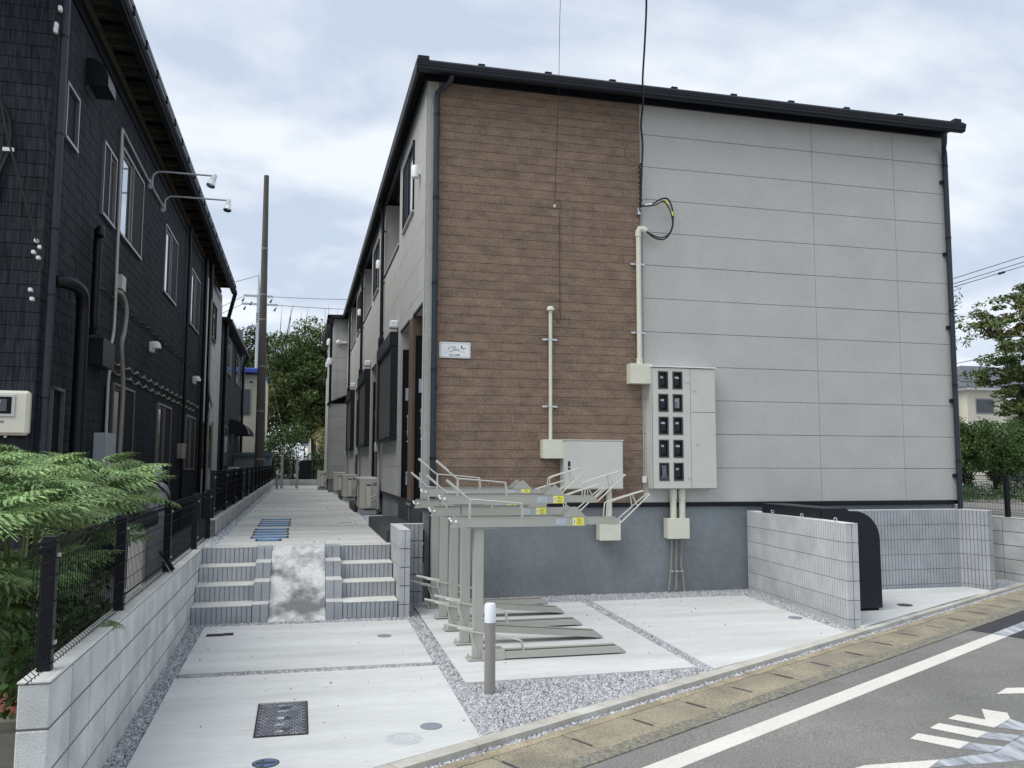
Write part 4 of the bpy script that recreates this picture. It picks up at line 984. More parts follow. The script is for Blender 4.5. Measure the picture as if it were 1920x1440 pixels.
for i in range(nr):
    for j in range(ncl):
        x = x0+.030+j*.0345+(.017 if i % 2 else 0); y = y0+.030+i*.0333
        if x > x1-.02 or y > y1-.02: continue
        if 3.4 < j < 5.4 and (i % 7 in (2, 3)): continue
        inst('raised_pad', pad, t_, (x, y, szz(y)+.0035))
for (x, y, w, h) in ((-1.545, -4.23, .07, .05), (-1.555, -4.385, .05, .05), (-1.56, -4.52, .06, .05), (-1.555, -4.10, .05, .04), (-1.56, -4.66, .05, .04)):
    MB().box(x-w/2, x+w/2, y-h/2, y+h/2, szz(y)+.003, szz(y)+.007, c=.002).build('raised_boss', M['upole'], t_)
# blue strips on the path
for i, (y, a, b) in enumerate(((4.42, -2.07, -1.59), (3.92, -2.07, -1.59), (3.46, -2.07, -1.59), (3.03, -2.07, -1.59), (2.26, -2.07, -1.60), (1.79, -2.07, -1.60), (1.36, -2.06, -1.59), (.92, -2.06, -1.59), (.52, -1.98, -1.67))):
    t = thing('blue_strip', ['farthest blue strip lying across the passage path', 'second farthest blue strip of the rear group of four', 'third blue strip of the rear group of four', 'nearest blue strip of the rear group of four', 'farthest blue strip of the front group, just before the slab joint', 'second blue strip of the front group beyond the landing', 'middle blue strip of the front group beyond the landing', 'last full length blue strip before the short one', 'short blue strip nearest the landing edge'][i], 'strip', (-1.83, y, -.449), 'blue strips lying across the path')
    MB().box(a+.03, b-.03, y-.075, y+.075, -.4485, -.436, c=.004).build('strip', M['blue'], t)
    MB().box(a, a+.03, y-.07, y+.07, -.4485, -.434, c=.003).box(b-.03, b, y-.07, y+.07, -.4485, -.434, c=.003).build('end_tape', M['rafter'], t)
# pale lids beside the path
for (x, y, w) in ((-.53, 5.79, .30), (-.56, 11.4, .24), (-.60, 16.6, .22)): structure(MB().box(x-w/2, x+w/2, y-.05, y+.07, -.46, -.4435), 'path_inlay', M['tread'])
structure(MB().box(-.86, -.64, 3.44, 3.54, -.46, -.4445), 'path_inlay', M['discgrey'])

# ------------------------------------------------------------------ bin enclosure
A_ = (4.39, -.05); B_ = (4.165, -2.52)
ang = math.atan2(B_[1]-A_[1], B_[0]-A_[0]); L_ = math.hypot(B_[0]-A_[0], B_[1]-A_[1])
w1 = rib_wall('bin_screen_wall', 'pale ribbed block wall to the left of the black bin store, five courses high', A_[0], A_[1], ang, L_, .14, -.118, 5, L_/6, M['rib_pale'], -1.22, 'ribbed block walls round the bin store')
w1.scale = (1, 1, 1)
# wall faces left: its local front (y=0) must face -x; direction A->B is -y, so local +y points to +x
MB().box(0, L_, 0, .14, -.0028, .004).build('coping', M['block_top'], w1)
for i, s in enumerate((.75, 1.51, 2.26)):
    t = thing('eye_bolt', ['steel eye bolt on the left bin wall, one nearest the building', 'steel eye bolt on the left bin wall, middle one', 'steel eye bolt on the left bin wall, one nearest the road'][i], 'eye bolt', (A_[0]+math.cos(ang)*s+.01, A_[1]+math.sin(ang)*s, -.118), 'eye bolts on the bin wall')
    cx, cy = A_[0]+math.cos(ang)*s+.01, A_[1]+math.sin(ang)*s
    MB().tube([(cx+.018*math.sin(a*.35), cy, -.085-.018*math.cos(a*.35)) for a in range(15)]+[(cx, cy, -.112)], .005, 5).build('ring', M['zinc'], t)
w2 = rib_wall('bin_screen_wall', 'grey ribbed block wall behind the bin store, running parallel to the plinth', 4.62, -.45, 0, 2.80, .12, -.105, 5, .40, M['rib'], -1.22, 'ribbed block walls round the bin store')
MB().box(0, 2.80, 0, .12, -.0028, .004).build('coping', M['block_top'], w2)
ang3 = math.atan2(-.36, .14)
w3 = rib_wall('bin_screen_wall', 'short angled ribbed return wall at the right end of the bin store wall', 7.405, -.452, ang3, .40, .12, -.105, 5, .40, M['rib'], -1.22, 'ribbed block walls round the bin store')
MB().box(0, .40, 0, .12, -.0028, .004).build('coping', M['block_top'], w3)
w4 = rib_wall('low_ribbed_wall', 'lower ribbed block wall stub between the bin store and the right boundary wall', 7.52, -.46, 0, .36, .12, -.34, 4, .36, M['rib'], -1.22)
# the bin store itself: curved side panel, roof sheet, front wrap
bn = thing('bin_store', 'black sheet metal bin store with quarter round side panel, behind the left ribbed wall', 'bin', (4.7, -1.2, -1.15))
prof = [(4.36, -1.14), (4.36, .005), (4.68, .005), (4.72, -.028)]
prof += [(4.78+.335*math.sin(a), -.36+.332*math.cos(a)) for a in [R(v) for v in range(0, 91, 9)]]+[(5.12, -1.14)]
MB().prism(prof, 'y', -1.81, -1.785).build('side_panel', M['garb'], bn)
MB().prism(prof, 'y', -.52, -.50).build('side_panel', M['garb'], bn)
MB().box(4.36, 4.68, -1.784, -.521, -.012, .005).build('roof_sheet', M['garb'], bn)
MB().box(4.352, 4.372, -1.784, -.521, -1.14, -.0125).build('back_sheet', M['garb'], bn)
m_ = MB(); pr = [(4.72, -.030)]+[(4.775+.335*math.sin(a), -.36+.327*math.cos(a)) for a in [R(v) for v in range(0, 91, 9)]]+[(5.11, -.9)]
for (a, b) in zip(pr[:-1], pr[1:]): m_.quad((a[0], -1.784, a[1]), (b[0], -1.784, b[1]), (b[0], -.521, b[1]), (a[0], -.521, a[1]))
m_.build('curved_lid', M['garb'], bn, smooth=True)
MB().box(4.84, 5.08, -1.80, -1.72, -1.165, -1.1405, c=.004).build('foot', M['black_matt'], bn)
MB().box(4.40, 4.6, -1.80, -1.72, -1.165, -1.1405, c=.004).build('foot', M['black_matt'], bn)

# right boundary wall with fence
bw = thing('boundary_wall', 'grey concrete block boundary wall at the right edge below the mesh fence', 'wall', (8.72, -.3, -1.15))
MB().box(8.6575, 8.765, -.29, 12, -1.5, -.268).build('mortar_core', M['mortar'], bw)
bwm = MB().box(0, .12, .003, .397, .003, .197, c=.005).mesh('block', M['grey_block'])
for r in range(5):
    for i in range(30): inst('block', bwm, bw, (8.655, -.30+.4*i, -.465-.2*r))
MB().box(8.65, 8.78, -.305, 12, -.2675, -.258, c=.003).build('coping', M['block_top'], bw)
mesh_fence('mesh_fence', 'black mesh fence standing on the right boundary wall by the garden', 8.72, [.05+1.98*i for i in range(6)], -.26, .36, over0=.35)

# ------------------------------------------------------------------ black house on the left
bh = thing('black_house', 'black tiled two storey house with brown sashes and wide ragged eave on the left', 'building', (-6, 0, -1.2))
HX, HY, HT = -4.3, -.3, 6.12
MB().box(-14, HX-.013, HY+.013, 15.3, -1.6, HT+.4).build('tile_backing', M['tile_joint'], bh)
def hwin(y0, y1, z0, z1, kind):
    w = MB(); f = .035
    w.box(HX-.03, HX+.035, y0, y1, z1-f, z1); w.box(HX-.03, HX+.045, y0, y1, z0, z0+f); w.box(HX-.03, HX+.035, y0, y0+f, z0+f, z1-f); w.box(HX-.03, HX+.035, y1-f, y1, z0+f, z1-f)
    w = w.build('window', M['silver'], bh); ym = (y0+y1)/2
    if kind == 'small':
        MB().box(HX-.02, HX-.008, y0+f, y1-f, z0+f, z1-f).build('pane', M['black_matt'], w); return w
    g0, g1 = (y0+f, ym) if kind != 'rev' else (ym, y1-f); s0, s1 = (ym, y1-f) if kind != 'rev' else (y0+f, ym)
    MB().box(HX-.02, HX-.010, g0, g1-.0, z0+f, z1-f).build('pane', M['glassb'] if kind != 'dark' else M['glass'], w)
    b = MB(); gm = g1-.22*(g1-g0)
    b.box(HX-.012, HX+.012, gm, g1-.0, z0+f, z1-f); b.box(HX-.010, HX+.008, g0, g0+.03, z0+f, z1-f); b.box(HX-.010, HX+.004, g0, g1, z1-.11, z1-f)
    b.build('sash', M['brownframe'], w)
    MB().box(HX-.008, HX+.02, s0+.008, s1, z0+f, z1-f).build('screen', M['black_matt'], w)
    MB().box(HX+.012, HX+.03, ym-.015, ym+.015, z0+f, z1-f).build('mullion', M['silver'], w)
    return w
wins = [(.22, .80, 4.34, 5.04, 'small'), (2.22, 3.05, 3.99, 5.06, 'rev'), (3.42, 5.26, 4.03, 5.42, 'n'), (7.85, 9.58, 3.99, 5.42, 'n'), (12.15, 14.02, 4.0, 5.46, 'n'),
        (.27, .80, -.4, 1.385, 'small'), (3.55, 5.26, .0, 1.73, 'dark'), (7.78, 9.62, -.35, 1.71, 'dark'), (12.15, 14.15, .32, 1.71, 'dark')]
for w in wins: hwin(*w)
# tiles: 0.152 courses, running bond
tiles = []
def opening_clip(y0, y1, z0, z1):
    r = [(y0, y1, z0, z1)]
    for (a, b, c, d, _) in wins:
        n = []
        for (p, q, s, t) in r:
            if b <= p or a >= q or d <= s or c >= t: n.append((p, q, s, t)); continue
            if a > p: n.append((p, a, s, t))
            if b < q: n.append((b, q, s, t))
            m0, m1 = max(p, a), min(q, b)
            if c > s: n.append((m0, m1, s, c))
            if d < t: n.append((m0, m1, d, t))
        r = n
    return [x for x in r if x[1]-x[0] > .02 and x[3]-x[2] > .02]
ch = .152; ncr = int((HT+1.2)/ch)
for i in range(ncr+1):
    z0 = -1.2+i*ch; z1 = min(z0+ch, HT)
    if z1-z0 < .03: continue
    y = HY; k = 0; off = .225 if i % 2 else 0
    while y < 15.3:
        y2 = min(y+(.45-off if k == 0 and off else .45), 15.3)
        for (a, b, c, d) in opening_clip(y, y2, z0, z1): tiles.append(('s', a, b, c, d))
        y = y2; k += 1
    x = HX; k = 0
    while x > -6.9:
        x2 = x-(.45-off if k == 0 and off else .45); tiles.append(('f', x2, x, z0, z1)); x = x2; k += 1
def tile_box(mb, t):
    k, a, b, c, d = t
    p = .0022
    if k == 's': mb.box(HX-.012, HX+random.uniform(-.002, .002), a+p, b-p, c+p, d-p, c=.004)
    else: mb.box(a+p, b-p, HY+random.uniform(-.002, .002), HY+.012, c+p, d-p, c=.004)
def vis(t):
    k, a, b, c, d = t; y = (a+b)/2 if k == 's' else HY; x = HX if k == 's' else (a+b)/2
    if k == 'f' and x < -5.3: return 1e9
    if (c+d)/2 < .2: return 1e9
    dist = math.dist((x, y, (c+d)/2), CAM); return dist/((b-a)*.5+.1)**.5 if b-a > .15 else 1e8
tiles.sort(key=vis)
for t in tiles[:290]:
    m_ = MB(); tile_box(m_, t); m_.build('tile', M['tile'], bh)
m_ = MB()
for t in tiles[290:]: tile_box(m_, t)
m_.build('tile_field', M['tile'], bh, kind='stuff')
# eave with rough soffit, rafters, edge
EX = -3.80
MB().box(-6, EX+.02, -1.35, 20.1, HT+.42, HT+.50).build('roof_slab', M['black'], bh)
MB().box(HX, EX-.12, -1.3, 20.0, HT+.40, HT+.418).build('soffit', M['soffit'], bh)
for i in range(70):
    y = -1.1+.30*i; 
    if y > 19.8: break
    MB().box(HX, EX-.10, y, y+.035, HT+.34, HT+.399).build('rafter', M['rafter'] if i % 3 else M['black'], bh)
MB().box(HX+.001, HX+.05, -1.3, 20.0, HT+.22, HT+.30).build('wall_batten', M['rafter'], bh)
MB().box(HX-.01, HX+.012, HY, 20.0, HT, HT+.4).build('frieze', M['black'], bh)
MB().box(-14, HX-.01, HY-.012, HY+.012, HT, HT+.4).build('frieze', M['black'], bh)
m_ = MB().box(EX-.12, EX-.01, -1.32, 20.05, HT+.20, HT+.419, c=.01).build('fascia', M['black'], bh)
MB().box(EX-.008, EX+.055, -1.36, 20.1, HT+.25, HT+.31, c=.01).build('gutter', M['shed'], bh)
MB().box(-14, HX+.3, -.72, HY-.02, HT+.10, HT+.24).build('front_gutter', M['gutter'], bh)
for i in range(22): MB().box(EX+.045, EX+.075, -.9+.95*i, -.84+.95*i, HT+.24, HT+.35).build('gutter_hanger', M['black_matt'], bh)
# grey middle section and second dark section of the row
MB().box(-14, HX-.012, 15.31, 21.0, -1.6, HT+.3).build('wall_core', M['siding_joint'], bh)
for i in range(16):
    z0 = -1.2+i*.455
    for (a, b) in ((15.31, 16.62), (18.85, 21.0)) if 4.3 < z0+.2 < 5.6 else ((15.31, 21.0),): MB().box(HX-.012, HX, a, b, z0+.004, min(z0+.451, HT)).build('siding_panel', M['greyhouse'], bh)
def swin(y0, y1, z0, z1, host, pane='glass'):
    w = MB().box(HX-.02, HX+.04, y0, y1, z0, z0+.05).box(HX-.02, HX+.04, y0, y1, z1-.05, z1).box(HX-.02, HX+.04, y0, y0+.05, z0, z1).box(HX-.02, HX+.04, y1-.05, y1, z0, z1).box(HX-.02, HX+.04, (y0+y1)/2-.03, (y0+y1)/2+.03, z0, z1).build('window', M['black'], host)
    MB().box(HX-.011, HX+.004, y0+.05, y1-.05, z0+.05, z1-.05).build('pane', M[pane], w)
swin(16.62, 18.85, 4.42, 5.6, bh, 'glassb'); swin(15.9, 18.9, .35, 1.7, bh)
h2 = thing('black_house', 'second dark house farther down the row, beyond the pale grey strip of wall', 'building', (-6, 21, -1.2))
MB().box(-14, HX+.02, 21.05, 31.5, -1.6, 5.55).build('wall', M['tile'], h2)
MB().box(-14, HX+.28, 21.02, 31.8, 5.55, 5.68).build('roof', M['black'], h2)
MB().box(HX+.28, HX+.36, 21.02, 31.8, 5.48, 5.60).build('gutter', M['black'], h2)
for a, b, c, d in ((22.8, 25.3, 3.9, 5.3), (27.5, 30.0, 3.9, 5.2), (23, 25, .4, 1.9)):
    w = MB().box(HX+.021, HX+.06, a, b, c, d).build('window', M['black'], h2); MB().box(HX+.0605, HX+.064, a+.1, (a+b)/2, c+.08, d-.08).build('pane', M['glassb'], w)
for y in (25.5, 28.5):
    m_ = MB(); 
    for i in range(6):
        a, b = i*R(15), (i+1)*R(15); m_.quad((HX+.02+.75*math.sin(a), y, 1.65+.6*math.cos(a)), (HX+.02+.75*math.sin(b), y, 1.65+.6*math.cos(b)), (HX+.02+.75*math.sin(b), y+1.6, 1.65+.6*math.cos(b)), (HX+.02+.75*math.sin(a), y+1.6, 1.65+.6*math.cos(a)))
    m_.prism([(HX+.02, 1.65)]+[(HX+.02+.75*math.sin(i*R(15)), 1.65+.6*math.cos(i*R(15))) for i in range(7)], 'y', y-.02, y); m_.build('awning', M['gutter'], h2)
for k, yy in ((0, 21.6), (1, 31.4)):
    m_ = MB().tube([(EX+.0 if k == 0 else HX+.32, 20.0 if k == 0 else 31.4, 6.35 if k == 0 else 5.5), (HX+.12, yy, 5.5 if k == 0 else 5.1), (HX+.10, yy, -1.1)], .07, 8); m_.build('downpipe', M['black'], h2)
# pipes on the near house
def hp(name, label, pts, r, m, cat='pipe', group=None, smooth=True, n=10):
    t = thing(name, label, cat, (pts[-1][0], pts[-1][1], pts[-1][2]), group)
    MB().tube(pts, r, n).build('tube', m, t, smooth=smooth); return t
MB().tube([(-4.215, -.22, 6.4), (-4.215, -.22, -1.1)], .045, 12).build('corner_downpipe', M['pipe_dark'], bh, smooth=True)
for z in (5.35, 4.2, 3.1, 2.35, 1.2): MB().tube([(-4.215, -.22, z), (-4.215, -.22, z+.02)], .050, 12).build('pipe_collar', M['black'], bh, smooth=True)
b_ = hp('soil_pipe', 'fat black pipe with a bend beside the corner downpipe', fit([(-4.30, .30, 2.62), (-4.2, .36, 2.62), (-4.13, .48, 2.60), (-4.10, .62, 2.55), (-4.10, .70, 2.42), (-4.10, .72, 2.2), (-4.10, .72, 1.2), (-4.10, .72, -1.1)], 4), .075, M['black'])
b_ = hp('vent_pipe', 'upright black pipe with a hooked cap on the tiled wall', fit([(-4.28, 1.82, 2.25), (-4.20, 1.78, 2.30), (-4.20, 1.76, 2.5), (-4.2, 1.76, 3.55), (-4.18, 1.74, 3.62), (-4.15, 1.66, 3.62), (-4.15, 1.62, 3.52)], 4), .055, M['black'])
hp('drain_pipe', 'thin black vertical pipe between the second and third pair of windows', [(-4.22, 11.2, 6.3), (-4.22, 11.2, -1.1)], .035, M['black'], group='thin black wall pipes')
hp('drain_pipe', 'left one of two black pipes beside the pale grey wall strip', [(-4.20, 14.7, 6.35), (-4.20, 14.8, -1.1)], .05, M['black'], group='thin black wall pipes')
hp('drain_pipe', 'right one of two black pipes beside the pale grey wall strip', [(-4.12, 15.3, 6.35), (-4.12, 15.4, -1.1)], .06, M['black'], group='thin black wall pipes')
hp('conduit', 'long off white conduit running down the black wall from the floodlight bar', fit([(-4.26, 3.22, 5.6), (-4.26, 3.25, 4.9), (-4.26, 3.3, 3.3), (-4.26, 3.30, 2.5), (-4.26, 3.1, 2.15), (-4.24, 3.25, 1.98), (-4.24, 3.0, 1.78), (-4.25, 3.05, .9), (-4.25, 3.05, -.4)], 4), .022, M['pale_trim'], 'conduit', n=8)
hp('hose', 'beige insulated hose bulging away from the black wall beside the white conduit', fit([(-4.27, 3.42, 3.12), (-4.22, 3.6, 3.1), (-4.18, 3.75, 2.9), (-4.17, 3.62, 2.55), (-4.17, 3.45, 2.3), (-4.17, 3.62, 1.9), (-4.17, 3.72, 1.5), (-4.17, 3.66, .9), (-4.17, 3.6, -.3)], 4), .033, M['greycable'], 'hose', n=8)
hp('hose', 'beige hose hanging beside the pale grey strip of wall', fit([(-4.07, 15.1, 5.2), (-4.07, 15.1, 3.), (-4.05, 15.3, 2.4), (-4.0, 15.5, 2.1), (-4.05, 15.2, 1.8), (-4.05, 15.2, 0), (-4.05, 15.1, -.5)], 4), .03, M['greycable'], 'hose', n=8)
hp('hose', 'beige flexible hose reaching the fence beside the black pipes', fit([(-4.0, 15.9, 1.7), (-4.0, 15.9, .5), (-3.95, 15.8, -.1), (-3.7, 15.7, -.25), (-3.4, 15.5, -.05)], 4), .03, M['greycable'], 'hose', n=8)
def wavy(label, y0, y1, z, m, r=.012, name='wall_cable'):
    n = int((y1-y0)/.75)+1; pts = []
    for i in range(n*2+1):
        y = y0+(y1-y0)*i/(2*n); pts.append((HX+.03, y, z-(.045 if i % 2 else 0)+random.uniform(-.012, .012)))
    t = thing(name, label, 'cable', (HX, y0, z), 'cables strung along the black wall')
    MB().tube(fit(pts, 3), r, 5).build('run', m, t, smooth=True)
    mm = MB()
    for i in range(n+1):
        y = y0+(y1-y0)*i/n; mm.box(HX, HX+.04, y-.012, y+.012, z-.015, z+.03)
    mm.build('clip', m, t)
wavy('black cable strung along the tiled wall between the storeys', 2.0, 14.4, 3.0, M['cable'])
wavy('upper of two pale cables strung above the ground floor windows', 3.3, 14.6, 2.06, M['greycable'])
wavy('lower of two pale cables strung above the ground floor windows', 3.4, 13.6, 1.90, M['greycable'])
for y, z, s in ((6.64, 2.69, 'nearer white round vent hood on the black tiled wall'), (13.34, 2.69, 'farther white round vent hood on the black tiled wall')):
    t = thing('vent_hood', s, 'vent', (HX, y, z), 'white vent hoods on the black wall')
    m_ = MB(); m_.lathe([(.002, z+.11), (.06, z+.10), (.10, z+.05), (.115, z-.03), (.10, z-.035)], HX+.10, y, 14); m_.box(HX, HX+.09, y-.10, y+.10, z-.11, z+.09, c=.02); m_.build('hood', M['white'], t, smooth=True)
t = thing('extractor_hood', 'large black curved extractor hood below the eave', 'vent', (HX, 1.6, 5.4))
m_ = MB(); m_.prism([(HX, 5.74), (HX+.08, 5.74), (HX+.17, 5.70), (HX+.24, 5.62), (HX+.275, 5.52), (HX+.28, 5.38), (HX+.04, 5.38), (HX, 5.34)], 'y', 1.10, 1.55); m_.build('hood', M['gutter'], t)
t = thing('floodlight_bar', 'bare metal tube bracing under the eave that carries two floodlight arms', 'bracket', (HX, 5.5, 5.65))
m_ = MB(); m_.tube([(HX+.04, 3.22, 5.62), (HX+.04, 5.3, 5.58), (HX+.04, 7.4, 5.60)], .018, 8); m_.box(HX, HX+.05, 5.75, 5.85, 5.50, 5.66); m_.box(HX, HX+.05, 7.25, 7.35, 5.50, 5.66); m_.build('tube', M['upole'], t)
for i, (y, dy, ln) in enumerate(((5.80, 0, 1.13), (7.30, 0, 1.26))):
    t = thing('floodlight', ['white floodlight on the nearer, higher curved arm', 'white floodlight on the farther, lower curved arm'][i], 'floodlight', (HX, y, 5.6), 'floodlights on curved arms')
    MB().tube(fit([(HX+.07, y, 5.53), (HX+.07, y, 5.72), (HX+.12, y, 5.80), (HX+.22, y, 5.83), (HX+.6, y, 5.83+.0), (HX+ln, y, 5.83)], 4), .018, 8).build('arm', M['upole'], t, smooth=True)
    c = Vector((HX+ln+.02, y, 5.84)); d = Vector((-.30 if i == 0 else -.08, -.2, -1)).normalized()
    def seg(r0, r1, a, b, name, m): MB().tube([c+d*a, c+d*b], [r0, r1], 16).build(name, m, t, smooth=True)
    seg(.045, .055, 0, .13, 'lamp_body', M['white']); seg(.055, .085, .131, .23, 'reflector', M['opal']); seg(.078, .075, .231, .245, 'lens', M['glassb'])
    MB().ball(tuple(c), .03, 8, 6).build('joint', M['zinc'], t)
def hbox(name, label, cat, y0, y1, z0, z1, d, m, parts=None):
    t = thing(name, label, cat, (HX, (y0+y1)/2, z0)); MB().box(HX+.002, HX+d-.012, y0, y1, z0, z1, c=.006).build('body', m, t); MB().box(HX+d-.0118, HX+d, y0-.004, y1+.004, z0-.004, z1+.004, c=.004).build('lid', m, t); return t
hbox('junction_box', 'black square junction box on the tiled wall beside the white conduit', 'junction box', 2.0, 2.75, 1.83, 2.20, .18, M['garb'])
hbox('junction_box', 'small pale junction box where the hose leaves the black wall', 'junction box', 3.48, 3.78, 3.18, 3.40, .09, M['pale_trim'])
hbox('switch_box', 'grey steel box with a small handle behind the shrub on the black wall', 'junction box', 2.5, 3.2, .35, .92, .16, M['upole'])
hbox('junction_box', 'beige junction box on the thin black pipe between ground floor windows', 'junction box', 10.9, 11.5, .60, .95, .12, M['greycable'])
t = thing('louvre_panel', 'dark louvred panel beside the ground floor window on the black wall', 'louvre', (HX, 3.0, 0))
for i in range(26): MB().box(HX+.005, HX+.03, 3.08, 3.50, .35+.05*i, .385+.05*i).build('slat', M['gutter'], t)
# cables and meter on the street-side face of the black house
t = thing('electric_meter', 'cream meter box with a dark display window at the left edge', 'meter', (-4.605, HY, .85))
MB().box(-4.905, -4.315, HY-.12, HY-.002, .79, 1.27, c=.03).build('case', M['cream'], t)
MB().box(-4.885, -4.445, HY-.135, HY-.1205, .985, 1.225, c=.008).build('window_frame', M['pale_trim'], t)
MB().box(-4.865, -4.480, HY-.138, HY-.1355, 1.02, 1.20).build('display_glass', M['black_matt'], t)
MB().box(-4.855, -4.525, HY-.1405, HY-.1382, 1.045, 1.175).build('meter_face', M['rooftile'], t)
MB().box(-4.685, -4.585, HY-.143, HY-.1408, 1.135, 1.165).build('display', M['pale_trim'], t)
MB().box(-4.680, -4.620, HY-.144, HY-.1431, 1.147, 1.158).build('digits', M['black_matt'], t)
MB().tube([(-4.665, HY-.144, 1.095), (-4.665, HY-.1408, 1.095)], .014, 10).build('button', M['white'], t)
MB().box(-4.585, -4.550, HY-.143, HY-.1408, 1.075, 1.082).build('indicator', M['green'], t)
MB().box(-4.640, -4.550, HY-.1225, HY-.1203, .92, .945).build('maker_plate', M['discgrey'], t)
m_ = MB(); m_.box(-4.610, -4.590, HY-.1225, HY-.1203, .853, .856).box(-4.610, -4.590, HY-.1225, HY-.1203, .872, .875).box(-4.610, -4.607, HY-.1225, HY-.1203, .856, .872).box(-4.593, -4.590, HY-.1225, HY-.1203, .856, .872); m_.build('square_mark', M['txtg'], t)
MB().tube([(-4.545, HY-.06, .79), (-4.545, HY-.06, .765)], .016, 8).build('gland', M['cream'], t)
Yc = HY-.03
def fc(label, pts, r, name='wall_cable', m='cable'):
    t = thing(name, label, 'cable', pts[-1], 'cables on the street face of the black house'); MB().tube(fit([(x, Yc, z) for x, z in [(p[0], p[2]) for p in pts]], 5), r, 6).build('run', M[m], t, smooth=True); return t
def wl(px, pz): return (px, Yc, pz)
t = thing('wall_cable', 'thick black cable snaking down the tiled front above the meter', 'cable', (-4.75, Yc, 1.3), 'cables on the street face of the black house')
MB().tube(fit([(-5.1, Yc, 4.55), (-4.85, Yc, 4.52), (-4.70, Yc, 4.3), (-4.68, Yc, 3.95), (-4.78, Yc, 3.6), (-4.82, Yc, 3.2), (-4.80, Yc, 2.6), (-4.74, Yc, 2.2), (-4.80, Yc, 1.7), (-4.74, Yc, 1.27)], 5), .022, 8).build('run', M['black'], t, smooth=True)
MB().box(-4.74, -4.63, Yc-.03, Yc, 3.92, 3.96).box(-4.86, -4.76, Yc-.03, Yc, 2.9, 2.94).box(-4.80, -4.72, Yc-.03, Yc, 1.86, 1.89).build('strap', M['white'], t)
t = thing('wall_cable', 'straight black cable slanting down from the top left to white insulators', 'cable', (-4.35, Yc, 2.9), 'cables on the street face of the black house')
MB().tube([(-4.98, Yc-.5, 7.4), (-4.87, Yc-.35, 5.2), (-4.64, Yc-.2, 4.0), (-4.34, Yc-.05, 2.92)], .012, 6).build('run', M['cable'], t)
t = thing('insulator', 'lower cluster of small white insulators beside the corner downpipe', 'insulator', (-4.33, Yc, 2.7), 'white insulators by the downpipe')
for (x, z) in ((-4.35, 2.93), (-4.31, 2.86), (-4.37, 2.80), (-4.32, 2.74), (-4.38, 2.38), (-4.36, 2.28)): MB().box(x-.02, x+.02, Yc-.06, Yc, z-.02, z+.02, c=.006).build('porcelain', M['white'], t)
t = thing('insulator', 'upper cluster of small white insulators near the top of the downpipe', 'insulator', (-4.24, Yc, 5.4), 'white insulators by the downpipe')
for (x, z) in ((-4.24, 5.62), (-4.27, 5.42), (-4.275, 5.36)): MB().box(x-.018, x+.018, Yc-.06, Yc, z-.03, z+.03, c=.006).build('porcelain', M['white'], t)
t = thing('wall_cable', 'tangle of thin black wires looping around the corner downpipe', 'cable', (-4.2, Yc, 2.6), 'cables on the street face of the black house')
m_ = MB()
m_.tube(fit([(-4.36, Yc-.03, 2.8), (-4.5, Yc-.04, 2.7), (-4.45, Yc-.04, 2.5), (-4.3, Yc-.05, 2.55), (-4.25, Yc-.08, 2.9)], 5), .006, 5)
m_.tube(fit([(HX+.03, .0, 2.75), (HX+.12, .3, 2.95), (HX+.10, .75, 2.9), (HX+.05, .7, 2.5), (HX+.04, 1.3, 2.55), (HX+.03, 1.65, 2.6)], 5), .007, 5)
m_.tube(fit([(HX+.04, .05, 2.3), (HX+.06, .35, 1.9), (HX+.08, .45, 1.5), (HX+.06, .2, 1.35), (HX+.04, .05, 1.5)], 5), .008, 5)
m_.tube(fit([(-4.40, Yc-.03, 4.7), (-4.28, Yc-.06, 4.0), (-4.30, Yc-.05, 3.3), (-4.28, Yc-.05, 2.8)], 5), .006, 5)
m_.build('wires', M['cable'], t)
# gas cylinder behind the fence
t = thing('gas_cylinder', 'grey gas cylinder standing behind the fence and the shrub', 'gas cylinder', (-3.20, .90, -1.2))
MB().lathe([(.16, -1.2), (.165, -1.15), (.168, -1.1), (.168, .05), (.16, .14), (.13, .21), (.08, .25), (.04, .26), (.04, .30), (.002, .30)], -3.20, .90, 28).build('shell', M['tank'], t, smooth=True)
MB().lathe([(.1695, .02), (.1695, .03)], -3.20, .90, 28).build('band', M['gutter'], t)
MB().lathe([(.045, .36), (.06, .40), (.055, .46), (.02, .49)], -3.20, .90, 12).build('valve_cap', M['upole'], t, smooth=True)
MB().tube([(-3.20, .90, .25), (-3.20, .90, .37)], .02, 8).build('valve_stem', M['zinc'], t)
t = thing('gas_cylinder', 'dark green rounded tank half hidden by the shrub in front of the gas cylinder', 'gas cylinder', (-3.15, -.4, -1.2))
m_ = MB(); m_.tube([(-3.22, -.50, -.16), (-3.18, -.48, -.16), (-3.02, -.36, -.10), (-2.99, -.34, -.10)], [.04, .085, .085, .04], 14); m_.build('drum', M['garb'], t, smooth=True)
MB().box(-3.25, -3.1, -.5, -.3, -1.2, -.24).build('stand', M['pale_trim'], t)
m_ = MB(); m_.tube(fit([(-3.1, -.4, .08), (-3.05, -.3, .22), (-3.12, 0, .3), (-3.0, .3, .15), (-3.0, .6, .05)], 4), .014, 6); m_.build('hose', M['cable'], t)
# second ac units in the black yard behind the fence
for (x, y, s) in ((-3.9, 3.6, 'dusty dark condenser unit behind the mesh fence'), (-3.95, 24.0, 'pale condenser unit beyond the far part of the fence')):
    t = thing('air_conditioner', s, 'air conditioner', (x, y, -1.2))
    m = M['rooftile'] if y < 10 else M['pale_trim']; z0 = -.95 if y < 10 else -.25
    MB().box(x-.2, x+.15, y, y+.8, z0, z0+.58, c=.02).build('casing', m, t)
    m_ = MB()
    for i in range(8): m_.box(x-.17, x+.12, y-.012, y-.002, z0+.05+.06*i, z0+.065+.06*i)
    m_.build('grille', M['upole'] if y > 10 else M['black'], t)
    MB().box(x-.2, x+.15, y+.05, y+.75, -1.2, z0-.002).build('base', M['yard'], t)
